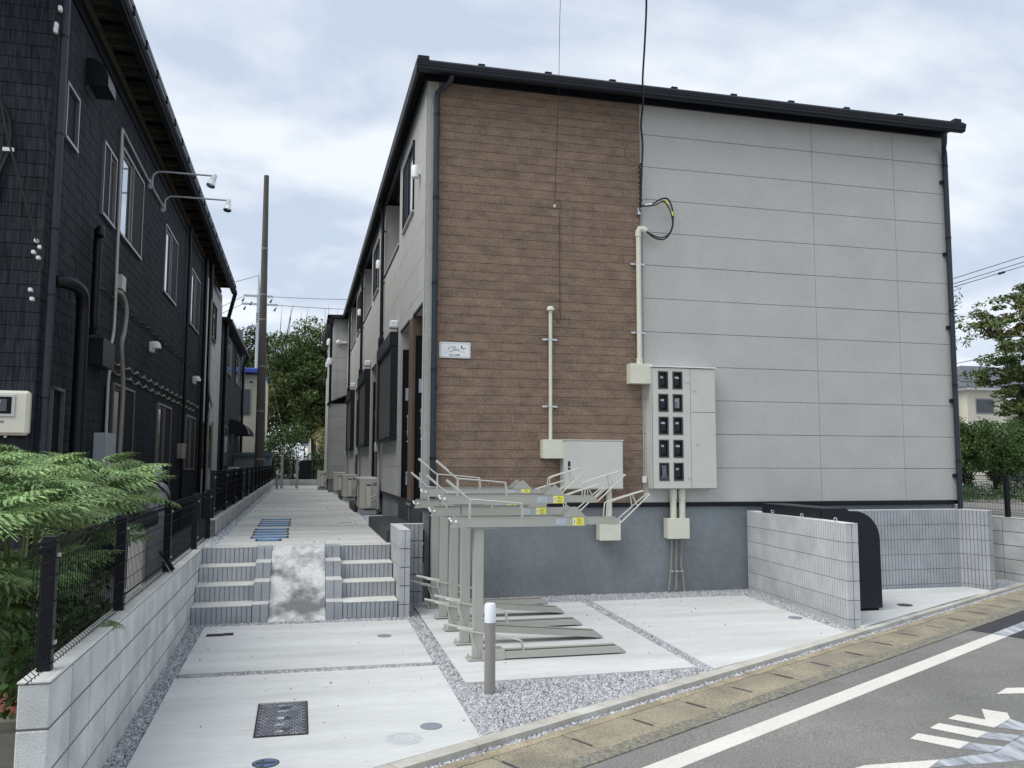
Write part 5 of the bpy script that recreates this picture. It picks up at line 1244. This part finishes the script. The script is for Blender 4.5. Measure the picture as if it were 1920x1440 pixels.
# left yard ground details
structure(MB().box(-7, -2.85, -3.95, -1.9, -1.215, -1.192), 'red_paving', M['red'])
for i in range(4):
    structure(MB().box(-6, -2.72, -4.38-.26*i, -4.14-.26*i, -1.215, -1.19-.03*i, c=.008), 'timber_step', M['oldwood'])
t = thing('plant_pot', 'round pale rimmed pot at the left edge beyond the red paving', 'plant pot', (-4.3, -1.3, -1.2))
MB().lathe([(.16, -1.2), (.2, -.95), (.23, -.93), (.23, -.90), (.19, -.90)], -4.35, -1.2, 20).build('pot', M['yard'], t, smooth=True)

# ------------------------------------------------------------------ foliage helpers
def leaf_cloud(centers, radii, n, size, squash=1., aspect=.45, flat=0.):
    """n leaf quads per clump; denser towards the clump surface"""
    C = []; 
    for c, r in zip(centers, radii):
        d = RNG.normal(size=(n, 3)); d /= np.linalg.norm(d, axis=1)[:, None]
        rr = r*RNG.uniform(.15, 1, n)**.5
        C.append(np.array(c)+d*rr[:, None]*np.array([1, 1, squash]))
    C = np.concatenate(C); N_ = len(C)
    a = RNG.normal(size=(N_, 3)); a[:, 2] *= (1-flat); a /= np.linalg.norm(a, axis=1)[:, None]
    b = RNG.normal(size=(N_, 3)); b[:, 2] *= (1-flat*.6); b -= (a*b).sum(1)[:, None]*a; b /= np.linalg.norm(b, axis=1)[:, None]+1e-9
    s = size*RNG.uniform(.6, 1.35, N_)[:, None]
    V = np.stack([C-a*s*.5, C+b*s*aspect*.5-a*s*.05, C+a*s*.5, C-b*s*aspect*.5-a*s*.05], 1).reshape(-1, 3)
    F = np.arange(N_*4).reshape(-1, 4)
    return V, F
def blob_points(cx, cy, cz, rx, ry, rz, n, shell=.55):
    d = RNG.normal(size=(n, 3)); d /= np.linalg.norm(d, axis=1)[:, None]; r = RNG.uniform(shell, 1, n)
    return np.column_stack([cx+d[:, 0]*rx*r, cy+d[:, 1]*ry*r, cz+d[:, 2]*rz*r])
def tree(name, label, base, crown, mkey, clumps, leaves, lsize, cr_=(.45, .85), squash=.8, trunk_r=.2, flat=0., extra=None, limbs=9, shell=.5):
    t = thing(name, label, 'tree', base, None); bx_, by_, bz_ = base; cx, cy, cz, rx, ry, rz = crown
    m_ = MB(); top = (cx, cy, cz+.1*rz)
    m_.tube(fit([base, (bx_*.7+cx*.3, by_*.7+cy*.3, bz_*.55+(cz-rz)*.45), (bx_*.3+cx*.7, by_, cz-rz*.4), top], 3), [trunk_r*(1-.065*i) for i in range(10)], 8)
    m_.build('trunk', M['bark'], t, smooth=True)
    P = blob_points(cx, cy, cz, rx, ry, rz, clumps, shell)
    if extra is not None: P = np.concatenate([P, np.array(extra)])
    for i in range(limbs):
        q = P[RNG.integers(len(P))]; z0 = cz-rz*random.uniform(.2, .9); a = Vector((cx+(bx_-cx)*.3, by_, z0)); e = Vector(q); mid = a.lerp(e, .5)+Vector((0, 0, -.15*rz*.5))
        MB().tube(fit([a, mid, e], 3), [trunk_r*.38*(1-.12*k) for k in range(7)], 5).build('limb', M['bark'], t, smooth=True)
    V, F = leaf_cloud(P, RNG.uniform(cr_[0], cr_[1], len(P)), leaves, lsize, squash, flat=flat)
    npmesh('crown', V, F, M[mkey], t)
    return t
# ------------------------------------------------------------------ shrub with pinnate leaves in front of the black house
def frond_mesh(k):
    V = []; F = []; rnd = random.Random(k); L = 1.
    droop = .30+.16*rnd.random(); side = .08*(rnd.random()-.5)
    def rp(t): return Vector((L*t*(1-.12*t*droop), side*t*t, .10*t-droop*t*t))
    def quad(a, b, c, d):
        i = len(V); V.extend([a, b, c, d]); F.append((i, i+1, i+2, i+3))
    n = 8; prev = None
    for i in range(n):                       # rachis
        a, b = rp(i/n), rp((i+1)/n); w = .006*(1-i/n)+.002
        quad(a+Vector((0, -w, 0)), b+Vector((0, -w, 0)), b+Vector((0, w, .002)), a+Vector((0, w, .002)))
    for i in range(1, 9):
        t = .14+.84*i/9; c = rp(t); d = (rp(min(1, t+.05))-rp(t-.05)).normalized()
        ln = .36*math.sin(math.pi*min(1, (t+.10))**.9)**.8*(1.05-.35*t)+.06
        for s in (-1, 1):
            out_ = (Vector((.42+.25*t, s, -.10-.18*rnd.random()))).normalized()
            q = 4
            for j in range(q):
                u = (j+1)/q; p = c+out_*ln*u*.9+Vector((0, 0, -.20*ln*u*u)); up = out_.cross(Vector((0, 0, 1))).normalized()
                for e in ((-1, 1) if j < q-1 else (0,)):
                    dr = (out_*(.75 if e else 1.)+up*e*.75+Vector((0, 0, -.30-.25*rnd.random()))).normalized()
                    lf = ln*(.48 if e else .55)*(1-.35*u)*(.85+.3*rnd.random()); w = dr.cross(Vector((0, 0, 1))).normalized()*lf*.145
                    m0 = p+dr*lf*.4
                    quad(p, m0-w, p+dr*lf+Vector((0, 0, -lf*.15)), m0+w)
            a = c; b = c+out_*ln*.9+Vector((0, 0, -.2*ln*.81)); quad(a, b, b+Vector((.004, 0, .002)), a+Vector((.006, 0, .002)))
    me = bpy.data.meshes.new('leaf'); me.from_pydata([tuple(v) for v in V], [], F); me.materials.append(M['leaf']); me.update(); return me
fm = [frond_mesh(k) for k in range(7)]
pl = thing('shrub', 'bushy bright green shrub with feathery drooping leaves hanging over the near fence', 'shrub', (-3.35, -3.4, -1.2))
hubs = [(-3.27, -4.2, .25), (-3.19, -3.6, .33), (-3.07, -3.2, .36), (-2.98, -2.5, .28), (-3.06, -5.2, .18), (-2.98, -4.8, .2), (-2.94, -4.2, .22), (-2.92, -3.4, .2), (-2.92, -2.4, .17), (-2.92, -5.6, .08), (-2.86, -5.2, .08), (-2.84, -4.6, .08),
        (-2.80, -3.9, .05), (-3.01, -5.4, -.08), (-2.96, -5.0, -.12), (-2.94, -4.6, -.1), (-3.12, -4.8, -.33), (-3.06, -4.4, -.36), (-3.45, -4.6, .27), (-3.23, -5.2, .04), (-3.04, -3.8, -.34), (-3.02, -3.3, -.25),
        (-3.37, -3.0, .15), (-3.5, -3.6, .35), (-3.13, -2.7, -.1), (-2.95, -4.2, -.62), (-3.55, -2.6, .42), (-3.3, -1.7, .34), (-3.7, -4.4, .42), (-3.25, -1.2, .22)]
stems = MB(); root0 = Vector((-3.4, -3.7, -1.2)); nleaf = 0
rest = []
for hi, h in enumerate(hubs):
    h = (h[0]-((.20 if h[1] < -3.5 else .06) if h[2] > -.15 else .26), h[1], h[2]); H_ = Vector(h); stems.tube(fit([root0, root0.lerp(H_, .45)+Vector((0, 0, .25)), H_], 4), [.016, .015, .014, .013, .012, .011, .010, .009, .008], 5)
    nf = 8 if h[2] > -.2 else 5
    for k in range(nf):
        az = 2*math.pi*k/nf+random.uniform(-.3, .3); el = random.uniform(-.05, .55); sc = random.uniform(.38, .62)
        rot = (Matrix.Rotation(az, 4, 'Z') @ Matrix.Rotation(-el, 4, 'Y') @ Matrix.Rotation(random.uniform(-.35, .35), 4, 'X')).to_euler()
        loc = (h[0]+.02*math.cos(az), h[1]+.02*math.sin(az), h[2]+random.uniform(-.10, .04)+(.14 if h[2] > 0 else 0))
        o = inst('leaf', fm[(hi+k) % 7], pl, loc, rot, (sc, sc, sc)); nleaf += 1
        if nleaf >= 296: break
    if nleaf >= 296: break
stems.build('stem', M['leaf_stem'], pl, smooth=True)
# fallen sprig poking over the wall
o = thing('leaf_sprig', 'small leafy sprig poking through the fence onto the wall top', 'leaves', (-2.62, -4.9, -.45))
for a, s_ in ((-.2, .16), (-.9, .14), (.5, .13)): inst('leaf', fm[2], o, (-2.60, -4.86, -.435), (0, .1, a), (s_, s_, s_))
V, F = leaf_cloud([(-2.98, -4.3, -.75), (-2.98, -4.9, -.72), (-2.98, -3.7, -.72), (-3.05, -3.0, -.8), (-3.0, -2.4, -.95), (-3.1, -4.3, -.4), (-3.1, -3.5, -.4)], [.27]*7, 420, .075, .9)
npmesh('low_weeds', V, F, M['shrub'], None, 'stuff'); bpy.data.objects['low_weeds']['label'] = 'dark green weeds filling the strip behind the near mesh fence'; bpy.data.objects['low_weeds']['category'] = 'weeds'

# ------------------------------------------------------------------ background at the end of the passage
t = thing('end_wall', 'low grey block wall closing the far end of the passage', 'wall', (-1.2, 27, -.45))
for i in range(12): MB().box(-2.66+.4*i, -2.265+.4*i, 26.96, 27.1, -.47, -.20, c=.006).build('block', M['grey_block'], t)
t = thing('mesh_fence', 'black mesh fence on the low wall at the far end of the passage', 'fence', (-1.2, 27, -.2))
for x in (-2.6, -1.75, -.9, .1): MB().box(x-.03, x+.03, 27.0, 27.06, -.2, .62).build('post', M['black'], t)
m_ = MB()
for i in range(46): m_.tube([(-2.6+.06*i, 27.03, -.18), (-2.6+.06*i, 27.03, .6)], .004, 3)
for z in (-.1, .1, .3, .5): m_.tube([(-2.6, 27.03, z), (.1, 27.03, z)], .005, 3)
m_.box(-2.6, .1, 27.01, 27.05, .585, .615); m_.build('wire_mesh', M['black_matt'], t)
t = thing('gate', 'dark panelled gate in the fence at the end of the passage', 'gate', (-1.25, 27.2, -.2))
for i in range(5): MB().box(-1.50+.1*i, -1.405+.1*i, 27.12, 27.15, -.2, .60).build('board', M['garb'], t)
MB().box(-1.3, -1.18, 27.105, 27.118, .62, .74).build('notice', M['white'], t)
MB().box(-1.12, -1.02, 27.105, 27.118, .62, .84).build('notice', M['white'], t)
for x, s in ((-2.13, 'left'), (-1.58, 'right')):
    t = thing('bike_rack', '%s one of two distant bike rack posts near the end of the passage' % s, 'bike rack', (x, 23, -.45), 'distant bike rack posts')
    MB().box(x-.05, x+.05, 22.95, 23.05, -.45, .78, c=.006).build('post', M['rack'], t)
    m_ = MB()
    for zz in (.78, -.40): m_.tube(fit([(x-.04, 22.9, zz), (x-.04, 22.85, zz+.28), (x, 22.83, zz+.36), (x+.04, 22.85, zz+.28), (x+.04, 22.9, zz)], 4), .010, 5)
    m_.build('wheel_loop', M['rack_pale'], t)
    MB().box(x-.035, x+.035, 22.3, 24.2, -.43, -.38).build('tray', M['rack'], t)
V, F = leaf_cloud(np.column_stack([RNG.uniform(-6, 3, 130), RNG.uniform(29, 33, 130), RNG.uniform(-.3, .75, 130)]), [.45]*130, 130, .12)
npmesh('hedge', V, F, M['hedge'], None); tag(bpy.data.objects['hedge'], 'dark green hedge beyond the far end fence of the passage', 'hedge')
V, F = leaf_cloud(np.column_stack([RNG.uniform(-.6, 1.6, 34), RNG.uniform(34, 36, 34), RNG.uniform(.7, 2.0, 34)]), [.45]*34, 130, .13)
npmesh('autumn_bush', V, F, M['orange'], None); tag(bpy.data.objects['autumn_bush'], 'orange and green bush right of the far signboard', 'bush')
V, F = leaf_cloud(np.column_stack([RNG.uniform(-3.3, -1.3, 30), RNG.uniform(31, 33, 30), RNG.uniform(.7, 2.2, 30)]), [.42]*30, 120, .12)
npmesh('young_tree', V, F, M['shrub'], None); tag(bpy.data.objects['young_tree'], 'light green young tree beyond the end fence beside the brown mast', 'tree')
t = thing('signboard', 'red, blue and white signboard glimpsed between the far trees', 'sign', (-1.2, 50, 0))
MB().box(-1.55, -.95, 50, 50.06, 2.05, 2.35).build('red_panel', M['red_sign'], t); MB().box(-1.5, -.95, 50, 50.06, 1.80, 2.04).build('blue_panel', M['blue_sign'], t); MB().box(-1.45, -.95, 50, 50.06, 1.66, 1.79).build('white_panel', M['white'], t)
MB().tube([(-1.2, 50.1, -.47), (-1.2, 50.1, 1.7)], .05, 6).build('pole', M['upole'], t)
def far_car(label, x, y, m):
    t = thing('parked_car', label, 'car', (x, y, -.47))
    pr = [(x-2.1, -.15), (x-2.1, .25), (x-1.3, .38), (x-.8, .85), (x+.9, .88), (x+1.5, .4), (x+2.1, .3), (x+2.1, -.15)]
    MB().prism(pr, 'y', y-.8, y+.8).build('body', m, t)
    MB().prism([(x-1.2, .40), (x-.75, .80), (x+.85, .82), (x+1.35, .42)], 'y', y-.812, y-.801).build('side_window', M['glass'], t)
    for dx in (-1.3, 1.3):
        w = MB().tube([(x+dx, y-.82, -.17), (x+dx, y-.62, -.17)], .3, 14).build('wheel', M['black_matt'], t); MB().tube([(x+dx, y-.83, -.17), (x+dx, y-.821, -.17)], .17, 12).build('rim', M['zinc'], w)
    MB().box(x-2.12, x-2.09, y-.7, y-.4, .1, .22).build('headlight', M['opal'], t)
far_car('white car parked beyond the hedge right of the far gate', 2.2, 43, M['carw'])
far_car('pale car glimpsed behind the left distant bike rack post', -4.4, 42, M['carw'])
t = thing('building', 'pale low shop building glimpsed under the far trees at the right', 'building', (4, 60, -.47))
MB().box(-2.4+1.5, 9, 60, 66, -.5, 4.2).build('wall', M['houseW'], t); MB().box(.2, 3.5, 59.96, 59.998, 2.2, 3.7).build('window', M['glass'], t)
t = thing('cream_house', 'cream clad house with bright blue roof edge beyond the black houses', 'building', (-7, 34, -.47))
MB().box(-12, -3.35, 34.02, 40, -.5, 4.9).build('wall_core', M['creamwall'], t)
for i in range(27):
    MB().box(-6.0, -3.34, 34, 34.03, -.47+.2*i, -.275+.2*i).build('cladding_board', M['creamwall'], t)
MB().box(-12, -3.38, 33.6, 40, 4.98, 5.22, c=.03).build('roof_edge', M['bluer'], t)
w = MB().box(-4.75, -3.95, 33.96, 34.0, 2.9, 4.2).build('window', M['bronze'], t); MB().box(-4.7, -4.0, 33.94, 33.958, 2.95, 4.15).build('pane', M['glassb'], w)
MB().box(-4.0, -3.9, 33.97, 34.0, 4.5, 4.6).build('vent', M['black'], t)
t = thing('shed', 'blue grey sheet metal shed at the foot of the brown mast', 'shed', (-4, 30, -.47))
MB().box(-4.6, -2.72, 28.2, 29.2, -.5, .80).build('wall', M['shed2'], t); MB().box(-4.7, -2.62, 28.0, 29.3, .805, .95).build('roof', M['shed'], t)
t = thing('sheet_roof', 'pale blue sheet roof edge above the second dark house', 'roof', (-4.5, 33, 5))
MB().box(-5.2, -4.35, 32.2, 32.9, 5.2, 6.9).build('panel', M['shed'], t)
t = thing('steel_mast', 'tall brown banded steel mast standing behind the far fence', 'pole', (-2.86, 21, -1.2))
MB().tube([(-2.86, 21, -1.2), (-2.93, 21, 10.95)], [.185, .088], 16).build('shaft', M['mast'], t, smooth=True)
for i, z in enumerate((.6, 2.3, 3.9, 5.6, 6.5, 8.2)):
    r0 = .185-.097*(z+1.2)/12.15; x = -2.86-.07*(z+1.2)/12.15
    MB().tube([(x, 21, z), (x, 21, z+.06)], r0+.006, 16).build('band', M['mast_ring'], t, smooth=True)
t = thing('guy_wire', 'thin stay wire slanting from the brown mast down to the right', 'cable', (-1.9, 21, 1))
m_ = MB(); m_.tube([(-2.85, 20.9, 4.6), (-1.75, 22.5, .2)], .012, 5)
for k in range(4): z = 4.0-.85*k; q = (4.6-z)/4.4; m_.tube([(-2.85+1.1*q, 20.9+1.6*q, z), (-2.85+1.1*(q+.02), 20.9+1.6*(q+.02), z-.09)], .03, 6)
m_.build('wire', M['upole'], t)
t = thing('utility_pole', 'pale utility pole with crossarms rising behind the brown mast', 'pole', (-4.05, 42, -.47))
MB().tube([(-4.05, 42, -.47), (-4.12, 42, 10.6)], [.2, .12], 12).build('shaft', M['upole'], t, smooth=True)
MB().tube([(-4.12, 42, 10.6), (-4.18, 42, 11.8)], [.09, .03], 8).build('tip', M['upole'], t)
for z, a, b in ((10.45, -5.0, -3.3), (9.95, -5.1, -3.0), (8.6, -4.6, -3.7)):
    MB().box(a, b, 41.9, 41.98, z-.06, z+.06).build('crossarm', M['upole'], t)
m_ = MB()
for x, z in ((-4.95, 10.3), (-4.5, 10.1), (-4.85, 9.8), (-3.1, 9.8), (-3.35, 10.3)): m_.tube([(x, 41.94, z), (x-.12, 41.94, z-.22)], [.03, .07], 6)
for k in range(5): m_.tube([(-4.25, 41.9, 8.9+.12*k), (-3.9, 41.9, 8.95+.12*k)], .03, 5)
m_.build('insulator', M['black'], t)
for i, (a, b) in enumerate((((-3.3, 42, 10.45), (12, 44, 12.4)), ((-3.0, 42, 9.95), (12, 44, 11.5)), ((-5.0, 42, 10.4), (-11, 40, 8.1)), ((-5.1, 42, 9.9), (-11, 38, 7.4)), ((-4.2, 42, 11.7), (-12, 38, 9.6)), ((-4.3, 42, 8.7), (-11, 36, 6.3)))):
    t = thing('power_line', ['upper wire running right from the utility pole', 'lower wire running right from the utility pole', 'upper wire running left from the outer crossarm', 'middle wire running left from the utility pole', 'topmost wire from the utility pole tip to the left', 'lowest wire running left from the utility pole'][i], 'wire', a, 'wires on the utility pole')
    A, B = Vector(a), Vector(b); MB().tube([A.lerp(B, k/10)+Vector((0, 0, -.5*math.sin(math.pi*k/10))) for k in range(11)], .014, 4).build('wire', M['cable'], t)
for i, (z0, z1) in enumerate(((8.55, 9.75), (8.32, 9.50), (8.18, 9.32))):
    t = thing('power_line', ['uppermost of three wires in the sky at the right edge', 'middle of three wires in the sky at the right edge', 'lowest of three wires at the right edge, with a dark splice'][i], 'wire', (25, 20, z0), 'wires at the right edge')
    MB().tube([(22, 20, z0-.95), (25.73, 20, z0-.02), (29.5, 20, z1), (34, 20, z1+1.7)], .015, 4).build('wire', M['cable'], t)
    if i == 2: MB().tube([(28.1, 20, z0+.70), (28.4, 20, z0+.79)], .06, 6).build('splice', M['cable'], t)
for i, z in enumerate((4.6, 4.05)):
    t = thing('power_line', ['upper of two low wires behind the right garden trees', 'lower of two low wires behind the right garden trees'][i], 'wire', (25, 20, z), 'low wires behind the garden trees')
    MB().tube([(22, 20, z-.5), (30, 20, z+1.1)], .014, 4).build('wire', M['cable'], t)
# trees beyond the passage
tree('tree', 'broad green tree filling the gap between the far blocks', (-.45, 47, -.47), (-.9, 47, 5.9, 3.9, 2.6, 4.1), 'crown', 380, 140, .21, (.5, .95), .75, .22, limbs=16, shell=.2, extra=[(random.uniform(-4.2, .6), 47, random.uniform(3.1, 5.0)) for _ in range(55)]+[(random.uniform(-4.4, -2.2), 47, random.uniform(1.2, 3.2)) for _ in range(14)])
tree('tree', 'darker tree behind the utility pole and the cream house', (-3.7, 50, -.47), (-5.1, 50, 6.0, 3.0, 2.4, 3.6), 'crown', 220, 120, .21, (.5, .9), .75, .2, limbs=10, shell=.2)
m_ = MB()
for i in range(16):
    x = random.uniform(-3.2, 1.6); MB().tube([(x, 47, 9.0), (x+random.uniform(-.1, .4), 47, 10.2+random.uniform(-.3, .9))], [.025, .006], 4).build('twig', M['bark'], bpy.data.objects['tree'])
# right side
gh = thing('garden_house', 'ivory two storey house with grey hipped roof behind the garden trees', 'building', (40, 36, -.5))
MB().box(37.0, 39.75, 32, 40, -.9, 4.95).build('wall', M['houseW'], gh); MB().box(35.5, 37.0, 33, 40, -.9, 4.75).build('wall', M['houseW'], gh); MB().box(39.76, 46, 33.2, 40, -.9, 4.4).build('wall', M['houseW'], gh)
MB().box(39.76, 44, 32.2, 33.19, -.9, 2.9).build('lower_wall', M['rooftile'], gh)
MB().box(36.7, 41.5, 31.6, 40.5, 4.955, 5.12).build('eave', M['white'], gh); MB().box(35.3, 37.0, 32.7, 40, 4.76, 4.9).build('eave', M['white'], gh)
m_ = MB(); m_.add([(36.5, 31.5, 5.125), (46, 31.5, 5.125), (46, 41, 5.125), (36.5, 41, 5.125), (40.4, 36.2, 7.0), (43, 36.2, 7.0)], [(0, 1, 5, 4), (1, 2, 5), (2, 3, 4, 5), (3, 0, 4), (0, 3, 2, 1)]); m_.build('roof', M['rooftile'], gh)
w = MB().box(37.6, 38.85, 31.96, 32.0, 3.58, 4.47).build('window', M['silver'], gh)
MB().box(37.66, 38.2, 31.94, 31.958, 3.64, 4.41).build('pane', M['glass'], w); MB().box(38.26, 38.79, 31.94, 31.958, 3.64, 4.41).build('pane', M['glass'], w)
w = MB().box(36.4, 36.8, 32.96, 33.0, 3.1, 4.3).build('window', M['silver'], gh); MB().box(36.45, 36.75, 32.94, 32.958, 3.15, 4.25).build('pane', M['glass'], w)
MB().ball((39.1, 31.9, 4.65), .09, 8, 6).build('vent_hood', M['white'], gh)
# layered garden tree
P = []
for (x, y, z, rx) in ((24.6, 14, 6.9, 1.6), (23.8, 14, 6.2, 1.7), (23.2, 14, 5.7, 1.9), (22.7, 14, 5.45, 1.6), (23.6, 13.6, 5.0, 1.9), (23.0, 14, 4.5, 1.4), (23.9, 14, 4.1, 1.7), (23.0, 14.4, 3.7, 1.1), (23.9, 14, 3.2, 1.6), (23.1, 14, 2.6, 1.1), (24.2, 14, 2.3, 1.6), (23.4, 14, 1.75, .9), (24.4, 14, 1.4, 1.3), (25.5, 14, 7.6, 2), (25.8, 14, 5, 2.2), (26, 14, 3, 2)):
    for k in range(20):
        a = random.uniform(0, 2*math.pi); r = rx*random.random()**.5; P.append((x+r*math.cos(a), y+r*math.sin(a)*.9, z+random.uniform(-.22, .22)))
t = thing('tree', 'garden tree with layered green and rust tinted foliage at the right edge', 'tree', (25.2, 14, -.5))
MB().tube(fit([(25.2, 14, -.5), (25.1, 14, 2), (24.8, 14, 4.5), (24.6, 14, 6.8)], 4), [.2, .19, .18, .17, .16, .15, .14, .13, .12, .1, .08, .06, .04], 8).build('trunk', M['bark'], t, smooth=True)
for k in range(26):
    q = P[random.randrange(len(P))]; z0 = q[2]-.4; MB().tube(fit([(24.95, 14, z0), ((24.95+q[0])/2, (14+q[1])/2, z0+.1), q], 3), [.05, .045, .04, .03, .025, .02, .012], 5).build('limb', M['bark'], t)
V, F = leaf_cloud(P, RNG.uniform(.25, .5, len(P)), 130, .125, .38, .5, .4); npmesh('crown', V, F, M['crown2'], t)
t = thing('tree', 'sparse light green tree peeping out beside the right downpipe', 'tree', (15.2, 9, -.5))
MB().tube([(15.2, 9, -.5), (15.3, 9, 5.5)], [.12, .04], 7).build('trunk', M['bark'], t, smooth=True)
P = [(15.75+random.uniform(-.6, .35), 9+random.uniform(-.5, .5), z) for z in (5.2, 4.9, 4.5, 4.3, 4.0, 3.8, 3.5) for k in range(5)]+[(16.75, 9, 4.88), (16.6, 9, 4.82), (16.3, 9, 3.0), (16.6, 9, 3.05), (16.75, 9, 3.15), (16.1, 9, 2.9), (16.45, 9, 2.75)]
V, F = leaf_cloud(P, [.2]*len(P), 26, .12, .9, .32); npmesh('crown', V, F, M['shrub'], t)
for i, (x, y, z, rx, rz, s) in enumerate(((18.35, 11.5, 1.0, .85, 1.25, 'glossy green garden shrub beside the right downpipe'), (19.9, 12, .95, .8, 1.2, 'twiggy green garden shrub left of the right fence post'), (21.3, 12, 1.05, .9, 1.35, 'dense green garden shrub at the right edge'))):
    P = blob_points(x, y, z, rx, .8, rz, 95, .2); t = thing('shrub', s, 'shrub', (x, y, -.5), 'garden shrubs behind the boundary wall')
    V, F = leaf_cloud(P, RNG.uniform(.16, .34, len(P)), 120, .085, .9, .5); npmesh('foliage', V, F, M['shrub'], t)
    m_ = MB()
    for k in range(9): q = P[k*5]; m_.tube([(x+random.uniform(-.15, .15), y, -.5), ((x+q[0])/2, y, .1), tuple(q)], [.03, .022, .01], 5)
    m_.build('stem', M['bark'], t)
V, F = leaf_cloud(np.column_stack([RNG.uniform(13.5, 26, 150), RNG.uniform(9, 13, 150), RNG.uniform(-.5, -.12, 150)]), [.3]*150, 70, .16, .8, .18); npmesh('ground_cover', V, F, M['hedge'], None, 'stuff'); tag(bpy.data.objects['ground_cover'], 'strap leaved ground cover under the garden shrubs behind the boundary wall', 'ground cover')
t = thing('garden_kerb', 'pale garden edging strip seen below the shrubs behind the right fence', 'kerb', (19, 15, -.4)); MB().box(14, 26, 15, 15.25, -.5, -.1).build('edging', M['block_top'], t)
